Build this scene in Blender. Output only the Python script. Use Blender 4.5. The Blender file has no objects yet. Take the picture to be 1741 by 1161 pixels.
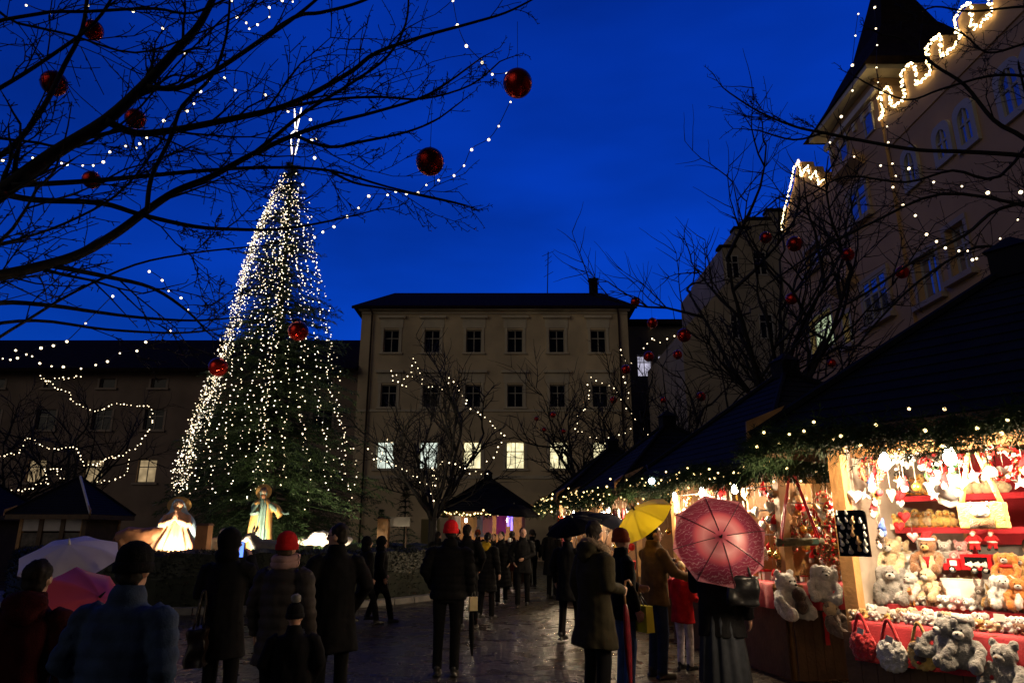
import bpy, bmesh, math, random
from mathutils import Vector as V, Matrix, noise
from math import sin, cos, pi, radians
R = random.Random(11)
S = bpy.context.scene
COL = S.collection
# ------------------------------------------------------------------ camera
EYE, PITCH, F = 1.65, radians(15.6), 1160.0          # eye height, upward tilt, focal length in photo pixels
CP, SP = cos(PITCH), sin(PITCH)
cam = bpy.data.objects.new('camera', bpy.data.cameras.new('camera')); COL.objects.link(cam)
cam.location = (0, 0, EYE); cam.rotation_euler = (pi / 2 + PITCH, 0, 0)
cam.data.sensor_width = 36; cam.data.lens = F / 1741 * 36
cam.data.clip_start = .05; cam.data.clip_end = 500
S.camera = cam
# ------------------------------------------------------------------ world: blue hour
W = bpy.data.worlds.new('World'); S.world = W; W.use_nodes = True
wn, wl = W.node_tree.nodes, W.node_tree.links
sky = wn.new('ShaderNodeTexSky'); sky.sky_type = 'NISHITA'; sky.sun_disc = False
SUN_EL, SUN_AZ = radians(4), radians(215)
sky.sun_elevation = SUN_EL; sky.sun_rotation = SUN_AZ
tint = wn.new('ShaderNodeMix'); tint.data_type = 'RGBA'; tint.blend_type = 'MULTIPLY'; tint.inputs[0].default_value = 1
tint.inputs[7].default_value = (.010, .27, 2.45, 1)      # white balance of the blue hour
cl = wn.new('ShaderNodeTexNoise'); cl.inputs['Scale'].default_value = 1.7; cl.inputs['Detail'].default_value = 4
mr = wn.new('ShaderNodeMapRange'); mr.inputs[1].default_value = .3; mr.inputs[2].default_value = .7; mr.inputs[3].default_value = .62; mr.inputs[4].default_value = 1.3
ml = wn.new('ShaderNodeMix'); ml.data_type = 'RGBA'; ml.blend_type = 'MULTIPLY'; ml.inputs[0].default_value = 1
tc = wn.new('ShaderNodeTexCoord')
cmap = wn.new('ShaderNodeMapping'); cmap.inputs['Scale'].default_value = (1, 1, 3.2); wl.new(tc.outputs['Generated'], cmap.inputs[0]); wl.new(cmap.outputs[0], cl.inputs['Vector'])
# the twilight arch stands over the far end of the square; the sky behind the camera is already night
sx = wn.new('ShaderNodeSeparateXYZ'); ar = wn.new('ShaderNodeMapRange'); ar.interpolation_type = 'SMOOTHSTEP'
ar.inputs[1].default_value = -.35; ar.inputs[2].default_value = .45; ar.inputs[3].default_value = .03; ar.inputs[4].default_value = 1
el = wn.new('ShaderNodeMapRange'); el.inputs[1].default_value = .05; el.inputs[2].default_value = .42; el.inputs[3].default_value = .72; el.inputs[4].default_value = 1.04
m0 = wn.new('ShaderNodeMath'); m0.operation = 'MULTIPLY'
mm = wn.new('ShaderNodeMath'); mm.operation = 'MULTIPLY'
wl.new(tc.outputs['Generated'], sx.inputs[0]); wl.new(sx.outputs[1], ar.inputs[0]); wl.new(sx.outputs[2], el.inputs[0]); wl.new(ar.outputs[0], m0.inputs[0]); wl.new(el.outputs[0], m0.inputs[1])
wl.new(cl.outputs['Fac'], mr.inputs[0]); wl.new(sky.outputs[0], tint.inputs[6]); wl.new(tint.outputs[2], ml.inputs[6]); wl.new(mr.outputs[0], mm.inputs[0]); wl.new(m0.outputs[0], mm.inputs[1]); wl.new(mm.outputs[0], ml.inputs[7])
bg = wn['Background']; wl.new(ml.outputs[2], bg.inputs[0]); bg.inputs[1].default_value = .1
# weak, wide fill added to warm the facades in place of unseen street lamps
sd = bpy.data.lights.new('sun', 'SUN'); sd.energy = .17; sd.angle = radians(40); sd.color = (1, .84, .62)
so = bpy.data.objects.new('sun', sd); COL.objects.link(so)
so.rotation_euler = V((-.95, -1, .45)).to_track_quat('Z', 'Y').to_euler()
S.view_settings.view_transform = 'Standard'; S.view_settings.look = 'None'
S.view_settings.exposure = 0; S.view_settings.gamma = 1
S.cycles.use_denoising = True
S.cycles.sample_clamp_indirect = 4.0
S.cycles.max_bounces = 6; S.cycles.transparent_max_bounces = 8

def P(px, py, Y):
    "world point at depth Y seen at photo pixel px, py"
    u, v = (px - 870.5) / F, (580.5 - py) / F
    y = CP - v * SP; z = SP + v * CP; s = Y / y
    return V((u * s, Y, EYE + z * s))
def at(px, Y, z=0.9):
    return (px - 870.5) / F * (Y * CP + (z - EYE) * SP)
def ray(px, py):
    u, v = (px - 870.5) / F, (580.5 - py) / F
    return V((u, CP - v * SP, SP + v * CP))
def onplane(px, py, o, n):
    d = ray(px, py); e = V((0, 0, EYE)); n = V((n[0], n[1], 0)); o = V((o[0], o[1], 0))
    return e + d * ((o - e).dot(n) / d.dot(n))

# ------------------------------------------------------------------ materials
M = {}
def mat(name, col, rough=.6, var=0, vs=6, bump=0, bs=60, metal=0, emit=None, es=0, spec=.5, sheen=0, transl=0, coat=0, detail=4):
    if name in M: return M[name]
    m = bpy.data.materials.new(name); m.use_nodes = True
    t = m.node_tree; n, l = t.nodes, t.links
    b = n['Principled BSDF']
    b.inputs['Base Color'].default_value = (*col, 1); b.inputs['Roughness'].default_value = rough
    b.inputs['Metallic'].default_value = metal; b.inputs['Specular IOR Level'].default_value = spec
    if sheen: b.inputs['Sheen Weight'].default_value = sheen
    if coat: b.inputs['Coat Weight'].default_value = coat
    if emit: b.inputs['Emission Color'].default_value = (*emit, 1); b.inputs['Emission Strength'].default_value = es
    tcn = n.new('ShaderNodeTexCoord')
    if var:
        x = n.new('ShaderNodeTexNoise'); x.inputs['Scale'].default_value = vs; x.inputs['Detail'].default_value = detail
        l.new(tcn.outputs['Object'], x.inputs['Vector'])
        r = n.new('ShaderNodeMapRange'); r.inputs[1].default_value = .3; r.inputs[2].default_value = .7
        r.inputs[3].default_value = 1 - var; r.inputs[4].default_value = 1 + var
        l.new(x.outputs['Fac'], r.inputs[0])
        k = n.new('ShaderNodeMix'); k.data_type = 'RGBA'; k.blend_type = 'MULTIPLY'; k.inputs[0].default_value = 1
        k.inputs[6].default_value = (*col, 1); l.new(r.outputs[0], k.inputs[7]); l.new(k.outputs[2], b.inputs['Base Color'])
    if bump:
        x = n.new('ShaderNodeTexNoise'); x.inputs['Scale'].default_value = bs; x.inputs['Detail'].default_value = 3
        l.new(tcn.outputs['Object'], x.inputs['Vector'])
        u = n.new('ShaderNodeBump'); u.inputs['Strength'].default_value = bump; u.inputs['Distance'].default_value = .02
        l.new(x.outputs['Fac'], u.inputs['Height']); l.new(u.outputs[0], b.inputs['Normal'])
    if transl:
        a = n.new('ShaderNodeBsdfTranslucent'); a.inputs[0].default_value = (*col, 1)
        if var: l.new(k.outputs[2], a.inputs[0])
        x = n.new('ShaderNodeMixShader'); x.inputs[0].default_value = transl
        l.new(b.outputs[0], x.inputs[1]); l.new(a.outputs[0], x.inputs[2]); l.new(x.outputs[0], n['Material Output'].inputs[0])
    M[name] = m
    return m
def emis(name, col, s, var=0, vs=3):
    if name in M: return M[name]
    m = bpy.data.materials.new(name); m.use_nodes = True
    n, l = m.node_tree.nodes, m.node_tree.links
    n.remove(n['Principled BSDF']); e = n.new('ShaderNodeEmission'); e.inputs[0].default_value = (*col, 1); e.inputs[1].default_value = s
    if var:
        tcn = n.new('ShaderNodeTexCoord'); x = n.new('ShaderNodeTexVoronoi'); x.inputs['Scale'].default_value = vs
        l.new(tcn.outputs['Object'], x.inputs['Vector'])
        h = n.new('ShaderNodeMapRange'); h.inputs[3].default_value = s * (1 + var); h.inputs[4].default_value = s * (1 - var); h.inputs[2].default_value = .9
        l.new(x.outputs['Distance'], h.inputs[0]); l.new(h.outputs[0], e.inputs[1])
    l.new(e.outputs[0], n['Material Output'].inputs[0]); M[name] = m
    return m

# ------------------------------------------------------------------ mesh builder
class MB:
    def __init__(s): s.v = []; s.f = []
    def add(s, vs, fs):
        o = len(s.v); s.v += [V(x) for x in vs]; s.f += [tuple(i + o for i in f) for f in fs]
    def box(s, c, size, rot=None, top=1):
        x, y, z = [k / 2 for k in size]; c = V(c)
        vs = [V((a * x * (top if e > 0 else 1), b * y * (top if e > 0 else 1), e * z)) for e in (-1, 1) for a, b in ((-1, -1), (1, -1), (1, 1), (-1, 1))]
        if rot is not None: vs = [rot @ q for q in vs]
        s.add([q + c for q in vs], [(3, 2, 1, 0), (4, 5, 6, 7), (0, 1, 5, 4), (1, 2, 6, 5), (2, 3, 7, 6), (3, 0, 4, 7)])
        return s
    def tube(s, pts, rad, n=6, cap=True, flat=1.0):
        pts = [V(p) for p in pts]; N = len(pts)
        if not hasattr(rad, '__len__'): rad = [rad] * N
        d = (pts[1] - pts[0]).normalized(); a = d.orthogonal().normalized()
        o = len(s.v)
        for i in range(N):
            t = (pts[min(i + 1, N - 1)] - pts[max(i - 1, 0)])
            if t.length < 1e-9: t = d
            t.normalize(); a = (a - t * a.dot(t)).normalized(); b = t.cross(a)
            for k in range(n):
                w = 2 * pi * k / n
                s.v.append(pts[i] + (a * cos(w) + b * sin(w) * flat) * rad[i])
        for i in range(N - 1):
            for k in range(n):
                k2 = (k + 1) % n
                s.f.append((o + i * n + k, o + i * n + k2, o + (i + 1) * n + k2, o + (i + 1) * n + k))
        if cap:
            s.f.append(tuple(o + k for k in range(n))[::-1]); s.f.append(tuple(o + (N - 1) * n + k for k in range(n)))
        return s
    def ell(s, c, r, rot=None, seg=10, rings=7):
        if not hasattr(r, '__len__'): r = (r, r, r)
        c = V(c); vs = [V((0, 0, -r[2]))]
        for i in range(1, rings):
            th = -pi / 2 + pi * i / rings
            for k in range(seg):
                w = 2 * pi * k / seg; vs.append(V((r[0] * cos(th) * cos(w), r[1] * cos(th) * sin(w), r[2] * sin(th))))
        vs.append(V((0, 0, r[2])))
        fs = [(0, 1 + (k + 1) % seg, 1 + k) for k in range(seg)]
        for i in range(rings - 2):
            for k in range(seg):
                a = 1 + i * seg; k2 = (k + 1) % seg
                fs.append((a + k, a + k2, a + seg + k2, a + seg + k))
        a = 1 + (rings - 2) * seg; fs += [(a + k, a + (k + 1) % seg, len(vs) - 1) for k in range(seg)]
        if rot is not None: vs = [rot @ q for q in vs]
        s.add([q + c for q in vs], fs); return s
    def rings(s, rs, n=16, cap=True):
        "rs: (cx, cy, z, rx, ry)"
        vs = [V((cx + rx * cos(2 * pi * k / n), cy + ry * sin(2 * pi * k / n), z)) for cx, cy, z, rx, ry in rs for k in range(n)]
        fs = [(i * n + k, i * n + (k + 1) % n, (i + 1) * n + (k + 1) % n, (i + 1) * n + k) for i in range(len(rs) - 1) for k in range(n)]
        if cap: fs += [tuple(range(n))[::-1], tuple((len(rs) - 1) * n + k for k in range(n))]
        s.add(vs, fs); return s
    def prism(s, out, th, m=None):
        "outline (x, z) extruded along y by th"
        n = len(out); vs = [V((x, 0, z)) for x, z in out] + [V((x, th, z)) for x, z in out]
        if m is not None: vs = [m @ q for q in vs]
        s.add(vs, [tuple(range(n)), tuple(range(n, 2 * n))[::-1]] + [(i, i + n, (i + 1) % n + n, (i + 1) % n) for i in range(n)]); return s
    def poly(s, *q): s.add(q, [tuple(range(len(q)))]); return s
    def blade(s, p, d, L, w, rng):
        a = d.orthogonal().normalized(); a.rotate(Matrix.Rotation(rng.random() * 6.28, 3, d)); a *= w
        s.v += [p - a, p + a, p + d * L]; o = len(s.v); s.f.append((o - 3, o - 2, o - 1))
    def rag(s, amp, sc, seed=0):
        for i, q in enumerate(s.v): s.v[i] = q + noise.noise_vector(q * sc + V((seed, 0, 0))) * amp
        return s
    def mesh(s, name, m, smooth=True):
        me = bpy.data.meshes.new(name); me.from_pydata([tuple(q) for q in s.v], [], s.f); me.validate()
        if smooth: me.polygons.foreach_set('use_smooth', [True] * len(me.polygons))
        if m: me.materials.append(m)
        return me
    def build(s, name, m, parent=None, smooth=True, world=False, loc=None, voxel=0, post=None, sm=4):
        if world and parent is not None:
            i = parent.matrix_basis.inverted(); s.v = [i @ q for q in s.v]
        elif world:
            c = V((sum(q.x for q in s.v) / len(s.v), sum(q.y for q in s.v) / len(s.v), min(q.z for q in s.v)))
            s.v = [q - c for q in s.v]; loc = c
        me = s.mesh(name, m, smooth)
        if voxel: me = remesh(me, name, voxel, m, post, sm)
        o = bpy.data.objects.new(name, me); COL.objects.link(o)
        if parent is not None: o.parent = parent
        if loc is not None: o.location = loc
        return o
def remesh(me, name, vox, m, post=None, sm=4):
    t = bpy.data.objects.new('shape', me); COL.objects.link(t)
    k = t.modifiers.new('r', 'REMESH'); k.mode = 'VOXEL'; k.voxel_size = vox; k.use_smooth_shade = True
    if sm:
        k = t.modifiers.new('s', 'SMOOTH'); k.iterations = sm; k.factor = .5
    dg = bpy.context.evaluated_depsgraph_get(); dg.update()
    out = bpy.data.meshes.new_from_object(t.evaluated_get(dg)); out.name = name
    bpy.data.objects.remove(t); bpy.data.meshes.remove(me)
    out.materials.clear(); out.materials.append(m)
    if post:
        out.update()
        co = [(v.co.copy(), v.normal.copy()) for v in out.vertices]
        for v, (c, nn) in zip(out.vertices, co): v.co = c + nn * post(c)
    out.polygons.foreach_set('use_smooth', [True] * len(out.polygons)); out.update()
    return out
def tag(o, label, cat=None, group=None, kind=None):
    if label: o['label'] = label
    if cat: o['category'] = cat
    if group: o['group'] = group
    if kind: o['kind'] = kind
    return o
def thing(name, label, cat, loc=(0, 0, 0), rz=0, group=None, scale=1, rot=None):
    o = bpy.data.objects.new(name, None); COL.objects.link(o); o.empty_display_size = .1
    o.location = loc; o.rotation_euler = rot if rot else (0, 0, rz); o.scale = (scale,) * 3
    return tag(o, label, cat, group)
KIDS = {}
def kids(o): return list(o.children)
def copytree(o, parent=None):
    c = o.copy(); COL.objects.link(c)
    if parent is not None: c.parent = parent
    for k in kids(o): copytree(k, c)
    return c
def recolor(o, m):
    if o.material_slots: o.material_slots[0].link = 'OBJECT'; o.material_slots[0].material = m

# common materials
WIRE = mat('wire', (.006, .006, .006), .6)
BULB = emis('bulb_warm_white', (1, .78, .48), 4.5)
BULBG = emis('bulb_golden', (1, .70, .28), 5)
BULBR = emis('bulb_rope', (1, .74, .34), 9)
BULBC = emis('bulb_cool', (1, .85, .66), 5)
BARK = mat('bark', (.010, .009, .009), .85, .3, 8, .4, 40)
RED = mat('red_velvet', (.42, .008, .02), .75, .2, 5, .2, 80, sheen=.3)
WOODL = mat('pine_wood', (.42, .22, .08), .5, .25, 7, .2, 30)
WOODD = mat('dark_wood', (.09, .045, .02), .55, .3, 6, .3, 30)
ROOFM = mat('slate_board', (.007, .008, .011), .85, spec=.2, var=.35, vs=4, bump=.3, bs=30) if True else mat('x', (0, 0, 0), .6, .35, 4, .3, 30)
GNEEDLE = mat('garland_needles', (.020, .042, .013), .7, .5, 1.5, spec=.2)
NEEDLE = mat('spruce_needles', (.028, .060, .018), .6, .5, 1.5)
DARK = mat('near_black', (.006, .006, .006), .5)
WHITEP = mat('white_paint', (.7, .68, .62), .5, .08, 4)
_ico = bpy.data.meshes.new('light_bulb'); _b = bmesh.new(); bmesh.ops.create_icosphere(_b, subdivisions=1, radius=1); _b.to_mesh(_ico); _b.free()
BM = {}
def bulbs(pts, root, r, m, name='light_bulb', jitter=.15, loc0=None):
    "bulb parts on a string, the first 100 one by one, the rest as one part"
    if m.name not in BM:
        me = _ico.copy(); me.name = 'light_bulb'; me.materials.append(m); BM[m.name] = me
    inv = root.matrix_basis.inverted()
    idx = list(range(len(pts)))
    if len(pts) > 100:
        R.shuffle(idx)
    for i in idx[:100]:
        o = bpy.data.objects.new(name, BM[m.name]); o.parent = root; o.location = inv @ pts[i]
        k = r * (1 + R.uniform(-jitter, jitter)); o.scale = (k,) * 3
        o.rotation_euler = (R.random() * 6, R.random() * 6, 0); COL.objects.link(o)
    if idx[100:]:
        b = MB()
        for i in idx[100:]: b.ell(inv @ pts[i], r * R.uniform(.8, 1.1), seg=5, rings=4)
        o = b.build('small_bulbs', m, root); o['kind'] = 'stuff'
def resample(pts, step):
    out = []; acc = 0
    for a, b in zip(pts, pts[1:]):
        L = (b - a).length; t = acc
        while t < L: out.append(a.lerp(b, t / L)); t += step
        acc = t - L
    return out
def smooth_line(pts, k=4):
    "Catmull-Rom"
    q = [pts[0]] + list(pts) + [pts[-1]]; out = []
    for i in range(1, len(q) - 2):
        p0, p1, p2, p3 = q[i - 1:i + 3]
        for j in range(k):
            t = j / k
            out.append(.5 * ((2 * p1) + (p2 - p0) * t + (2 * p0 - 5 * p1 + 4 * p2 - p3) * t * t + (3 * p1 - p0 - 3 * p2 + p3) * t ** 3))
    out.append(pts[-1]); return out
def light_string(px, Y, label, step=None, r=.026, m=None, wire=.005, group='strings of fairy lights', jit=0):
    m = m or BULB; r *= .8
    Ys = Y if hasattr(Y, '__len__') else (Y, Y)
    n = len(px); pts = [P(x, y, Ys[0] + (Ys[1] - Ys[0]) * i / max(1, n - 1)) for i, (x, y) in enumerate(px)]
    line = smooth_line(pts, 4)
    root = thing('light_string', label, 'fairy lights', pts[0], group=group)
    if wire: MB().tube(line, wire, 4).build('wire', WIRE, root, world=True)
    bp = resample(line, step) if step else pts
    if jit: bp = [q + V((R.gauss(0, jit), R.gauss(0, jit), R.gauss(0, jit))) for q in bp]
    bulbs([q - V((0, 0, r * .9)) for q in bp], root, r, m, jitter=.35)
    return root
# ================================================================== SETTING
def ground_material():
    m = bpy.data.materials.new('wet_cobbles'); m.use_nodes = True
    n, l = m.node_tree.nodes, m.node_tree.links; b = n['Principled BSDF']
    t = n.new('ShaderNodeTexCoord'); no = n.new('ShaderNodeTexNoise'); no.inputs['Scale'].default_value = 1.1; no.inputs['Detail'].default_value = 3
    l.new(t.outputs['Object'], no.inputs['Vector'])
    mx = n.new('ShaderNodeMix'); mx.data_type = 'RGBA'; mx.blend_type = 'LINEAR_LIGHT'; mx.inputs[0].default_value = .09
    l.new(t.outputs['Object'], mx.inputs[6]); l.new(no.outputs['Color'], mx.inputs[7])
    br = n.new('ShaderNodeTexBrick'); br.inputs['Scale'].default_value = 1; br.inputs['Brick Width'].default_value = .15; br.inputs['Row Height'].default_value = .12
    br.inputs['Mortar Size'].default_value = .012; br.inputs['Mortar Smooth'].default_value = .6; br.inputs['Bias'].default_value = 0
    br.inputs[1].default_value = (.040, .030, .022, 1); br.inputs[2].default_value = (.020, .017, .014, 1); br.inputs[3].default_value = (.02, .019, .018, 1)
    l.new(mx.outputs[2], br.inputs['Vector'])
    n2 = n.new('ShaderNodeTexNoise'); n2.inputs['Scale'].default_value = 9; n2.inputs['Detail'].default_value = 4; l.new(t.outputs['Object'], n2.inputs['Vector'])
    n3 = n.new('ShaderNodeTexNoise'); n3.inputs['Scale'].default_value = 2.6; n3.inputs['Detail'].default_value = 3; l.new(t.outputs['Object'], n3.inputs['Vector'])
    r = n.new('ShaderNodeMapRange'); r.inputs[1].default_value = .35; r.inputs[2].default_value = .65; r.inputs[3].default_value = .20; r.inputs[4].default_value = .42; b.inputs['Specular IOR Level'].default_value = .22
    l.new(n3.outputs['Fac'], r.inputs[0]); l.new(r.outputs[0], b.inputs['Roughness'])
    inv = n.new('ShaderNodeMath'); inv.operation = 'SUBTRACT'; inv.inputs[0].default_value = 1; l.new(br.outputs['Fac'], inv.inputs[1])
    ad = n.new('ShaderNodeMath'); ad.operation = 'MULTIPLY_ADD'; ad.inputs[1].default_value = .7
    l.new(n2.outputs['Fac'], ad.inputs[0]); l.new(inv.outputs[0], ad.inputs[2])
    bu = n.new('ShaderNodeBump'); bu.inputs['Strength'].default_value = 1; bu.inputs['Distance'].default_value = .05
    l.new(ad.outputs[0], bu.inputs['Height']); l.new(bu.outputs[0], b.inputs['Normal']); l.new(br.outputs['Color'], b.inputs['Base Color'])
    return m
g = MB().poly((-150, -80, 0), (150, -80, 0), (150, 220, 0), (-150, 220, 0)).build('cobbled_square', ground_material(), smooth=False)
tag(g, 'wet dark cobblestone paving of the market square', kind='structure')

YELLOW = mat('ochre_render', (.66, .53, .35), .85, .24, .45, .15, 30)
GREYR = mat('grey_render', (.27, .20, .16), .85, .28, .5, .15, 30)
GREYP = mat('pale_render', (.31, .26, .20), .85, .12, .8, .15, 30)
PINK = mat('pink_render', (.50, .31, .15), .85, .10, .8, .15, 30)
STONE = mat('pale_stone_trim', (.66, .58, .44), .8, .08, 2)
STONEW = mat('white_stone_trim', (.40, .32, .26), .8, .08, 2)
ROOFT = mat('dark_roof_tiles', (.020, .013, .010), .95, .35, 3, .6, 14, spec=.06)
FRAME = mat('white_window_frame', (.42, .39, .34), .6)
GLASSD = mat('unlit_window_glass', (.006, .007, .01), .12, spec=.25)
GLASS = mat('dark_window_glass', (.42, .42, .45), .04, metal=.75, spec=.9)
LIT = emis('lit_window', (1, .88, .50), 1.25, .45, 2.3)
LITC = emis('lit_window_cool', (.84, .94, .80), 1.0, .5, 2.6)
LITP = emis('lit_window_lilac', (.78, .74, .95), .55, .5, 2.2)
LITD = emis('lit_window_dim', (1, .72, .38), .34, .4, 2.5)
LITG = emis('lit_window_greenish', (.80, .95, .58), .55, .6, 1.8)
METAL = mat('dark_metal', (.03, .03, .03), .4, metal=.6)
DRUM = mat('downpipe_metal', (.06, .035, .025), .5)

class Face:
    "a vertical wall plane: o at its left foot, d along it, n outwards"
    def __init__(s, o, d, n): s.o, s.d, s.n = V(o), V(d).normalized(), V(n).normalized()
    def p(s, u, z, w=0): return s.o + s.d * u + V((0, 0, z)) + s.n * w
    def box(s, mb, u0, u1, z0, z1, w0, w1):
        q = [s.p(u, z, w) for w in (w0, w1) for u, z in ((u0, z0), (u1, z0), (u1, z1), (u0, z1))]
        mb.add(q, [(0, 3, 2, 1), (4, 5, 6, 7), (0, 1, 5, 4), (1, 2, 6, 5), (2, 3, 7, 6), (3, 0, 4, 7)])
    def wall(s, mb, L, H, holes, depth=.22, z0=0, u0=0):
        us = sorted({u0, u0 + L} | {h[0] for h in holes} | {h[1] for h in holes}); zs = sorted({z0, H} | {h[2] for h in holes} | {h[3] for h in holes})
        for a, b in zip(us, us[1:]):
            for c, e in zip(zs, zs[1:]):
                um, zm = (a + b) / 2, (c + e) / 2
                if any(h[0] < um < h[1] and h[2] < zm < h[3] for h in holes): continue
                mb.poly(s.p(a, c), s.p(b, c), s.p(b, e), s.p(a, e))
        for a, b, c, e in holes:
            mb.poly(s.p(a, c), s.p(a, e), s.p(a, e, -depth), s.p(a, c, -depth)); mb.poly(s.p(b, c), s.p(b, c, -depth), s.p(b, e, -depth), s.p(b, e))
            mb.poly(s.p(a, c), s.p(a, c, -depth), s.p(b, c, -depth), s.p(b, c)); mb.poly(s.p(a, e), s.p(b, e), s.p(b, e, -depth), s.p(a, e, -depth))
    def window(s, h, parent, pane, fm=None, depth=.16, transom=.32, mull=1, label=None, t=.055):
        a, b, c, e = h; f = MB()
        s.box(f, a, a + t, c, e, -depth - .05, -depth); s.box(f, b - t, b, c, e, -depth - .05, -depth)
        s.box(f, a + t, b - t, c, c + t, -depth - .05, -depth); s.box(f, a + t, b - t, e - t, e, -depth - .05, -depth)
        if transom: s.box(f, a + t, b - t, e - (e - c) * transom - t * .5, e - (e - c) * transom + t * .5, -depth - .04, -depth + .012)
        for i in range(mull):
            u = a + (b - a) * (i + 1) / (mull + 1); s.box(f, u - t * .5, u + t * .5, c + t, e - t, -depth - .04, -depth + .008)
        w = f.build('window', fm or FRAME, parent, False, world=True)
        if label: w['label'] = label
        g = MB().poly(s.p(a + t * .5, c + t * .5, -depth - .03), s.p(b - t * .5, c + t * .5, -depth - .03), s.p(b - t * .5, e - t * .5, -depth - .03), s.p(a + t * .5, e - t * .5, -depth - .03))
        o = g.build('pane', pane, w, False); o.matrix_parent_inverse = Matrix(); o.data.transform(parent.matrix_basis.inverted())
        return w
    def arch(s, u, z0, z1, w, parent, pane, mull=1):
        "round-headed window standing slightly proud of the wall"
        r = w / 2; out = [(u - r, z0), (u + r, z0)] + [(u + r * cos(t * pi / 10), z1 - r + r * sin(t * pi / 10)) for t in range(11)]
        def ringm(k0, k1, w0, w1):
            mb = MB(); c = (u, (z0 + z1) / 2)
            def sc(p, k): return (p[0] + (k if p[0] > u + .01 else -k if p[0] < u - .01 else 0), p[1] + (k if p[1] > c[1] else -k))
            A = [sc(p, k0) for p in out]; B = [sc(p, k1) for p in out]; n = len(out)
            for i in range(n):
                j = (i + 1) % n
                mb.poly(s.p(*A[i], w1), s.p(*A[j], w1), s.p(*B[j], w1), s.p(*B[i], w1)); mb.poly(s.p(*B[i], w0), s.p(*B[i], w1), s.p(*B[j], w1), s.p(*B[j], w0))
                mb.poly(s.p(*A[i], w0), s.p(*A[j], w0), s.p(*A[j], w1), s.p(*A[i], w1))
            return mb
        f = ringm(-.07, .10, 0, .09)
        s.box(f, u - .03, u + .03, z0, z1, .02, .06)
        zz = z0 + (z1 - z0) * .55; s.box(f, u - r, u - .03, zz - .03, zz + .03, .02, .055); s.box(f, u + .03, u + r, zz - .03, zz + .03, .02, .055)
        wd = f.build('window', FRAME, parent, False, world=True)
        g = MB().poly(*[s.p(x, z, .025) for x, z in out]); o = g.build('pane', pane, wd, False); o.data.transform(parent.matrix_basis.inverted())

def sub(mb, name, m, w, root):
    "a sub-part of part w, built in world coordinates"
    o = mb.build(name, m, w, False); o.data.transform(root.matrix_basis.inverted()); return o
# ---- ochre town house across the end of the square
b = thing('town_house', 'ochre four-storey house facing the square with a row of lit lower windows', 'building', (-1, 42, 0))
fc = Face((-9.7, 42, 0), (1, 0, 0), (0, -1, 0)); H0, L0 = 15.6, 17.15
cols = [-7.72, -5.10, -2.44, .20, 2.86, 5.52]; holes = []; info = []
for i, x in enumerate(cols):
    u = x + 9.7
    for k, (z0, z1, w) in enumerate(((5.35, 7.0, 1.12), (9.15, 10.55, .98), (12.65, 14.15, .98))):
        h = (u - w / 2, u + w / 2, z0, z1); holes.append(h); info.append((k, i, h))
holes.append((4.3, 5.4, 0, 2.4)); 
mb = MB(); fc.wall(mb, L0, H0, holes)
for (x, w) in ((-9.7, -1), (7.45, 1)):
    f2 = Face((x, 42, 0), (0, 1, 0), (w, 0, 0)); f2.wall(mb, 11, H0, [])
mb.poly((-9.7, 53, 0), (7.45, 53, 0), (7.45, 53, H0), (-9.7, 53, H0)); mb.build('wall', YELLOW, b, False, world=True)
for k, i, h in info:
    tr = MB(); ss = MB()
    u = (h[0] + h[1]) / 2
    lit = k == 0
    pane = (LITC, LITC, LIT, LIT, LIT, LIT)[i] if lit else GLASSD
    w_ = fc.window(h, b, pane, transom=.36, mull=1)
    for a_, b_ in ((h[0] - .17, h[0] - .01), (h[1] + .01, h[1] + .17)): t1 = MB(); fc.box(t1, a_, b_, h[2], h[3] + (.12 if k else .02), .002, .05); sub(t1, 'jamb', STONE, w_, b)
    fc.box(ss, h[0] - .25, h[1] + .25, h[2] - .12, h[2] - .005, .0, .12)
    if k:
        t1 = MB(); fc.box(t1, h[0] - .25, h[1] + .25, h[3] + .13, h[3] + .75, .003, .04); sub(t1, 'frieze', STONE, w_, b); t1 = MB(); fc.box(t1, h[0] - .38, h[1] + .38, h[3] + .76, h[3] + .92, .0, .22); sub(t1, 'lintel', STONE, w_, b)
    sub(ss, 'sill', STONE, w_, b)
for q in ((0, L0, 4.75, 4.95, 0, .06), (0, L0, 8.85, 9.0, 0, .07), (0, L0, 15.2, 15.32, 0, .1), (-.15, L0 + .15, 15.4, 15.62, .0, .35)):
    c = MB(); fc.box(c, *q); c.build('cornice', STONE, b, False, world=True)
rf = MB(); e = .55
A = [V((-9.7 - e, 42 - e, H0)), V((7.45 + e, 42 - e, H0)), V((7.45 + e, 53 + e, H0)), V((-9.7 - e, 53 + e, H0))]; r0, r1 = V((-8.6, 47.3, 18.55)), V((6.6, 47.3, 18.55))
rf.poly(A[0], A[1], r1, r0); rf.poly(A[1], A[2], r1); rf.poly(A[2], A[3], r0, r1); rf.poly(A[3], A[0], r0)
fcE = Face((-9.7 - e, 42 - e, 0), (1, 0, 0), (0, -1, 0)); fcE.box(rf, 0, L0 + 2 * e, H0 - .16, H0 - .003, -.1, .04)
roof = rf.build('roof', ROOFT, b, False, world=True)
ch = MB().box((5.95, 47, 18.9), (.6, .5, 1.1)).box((5.95, 47, 19.45), (.72, .62, .1)); o = ch.build('chimney', ROOFT, roof, False); o.data.transform(b.matrix_basis.inverted())
for x in (-5.3, 0, 4.3):
    sk = MB().box((x, 43.75, H0 + 1.08), (.55, .5, .06), Matrix.Rotation(.5, 3, 'X')); o = sk.build('skylight', GLASSD, roof, False); o.data.transform(b.matrix_basis.inverted())
for x, u in ((-9.0, .7), (6.85, 16.55)):
    MB().tube([V((x, 41.86, .2)), V((x, 41.86, 15.2)), V((x - .1, 41.5, 15.5))], .06, 8).build('downpipe', DRUM, b, world=True)
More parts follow.
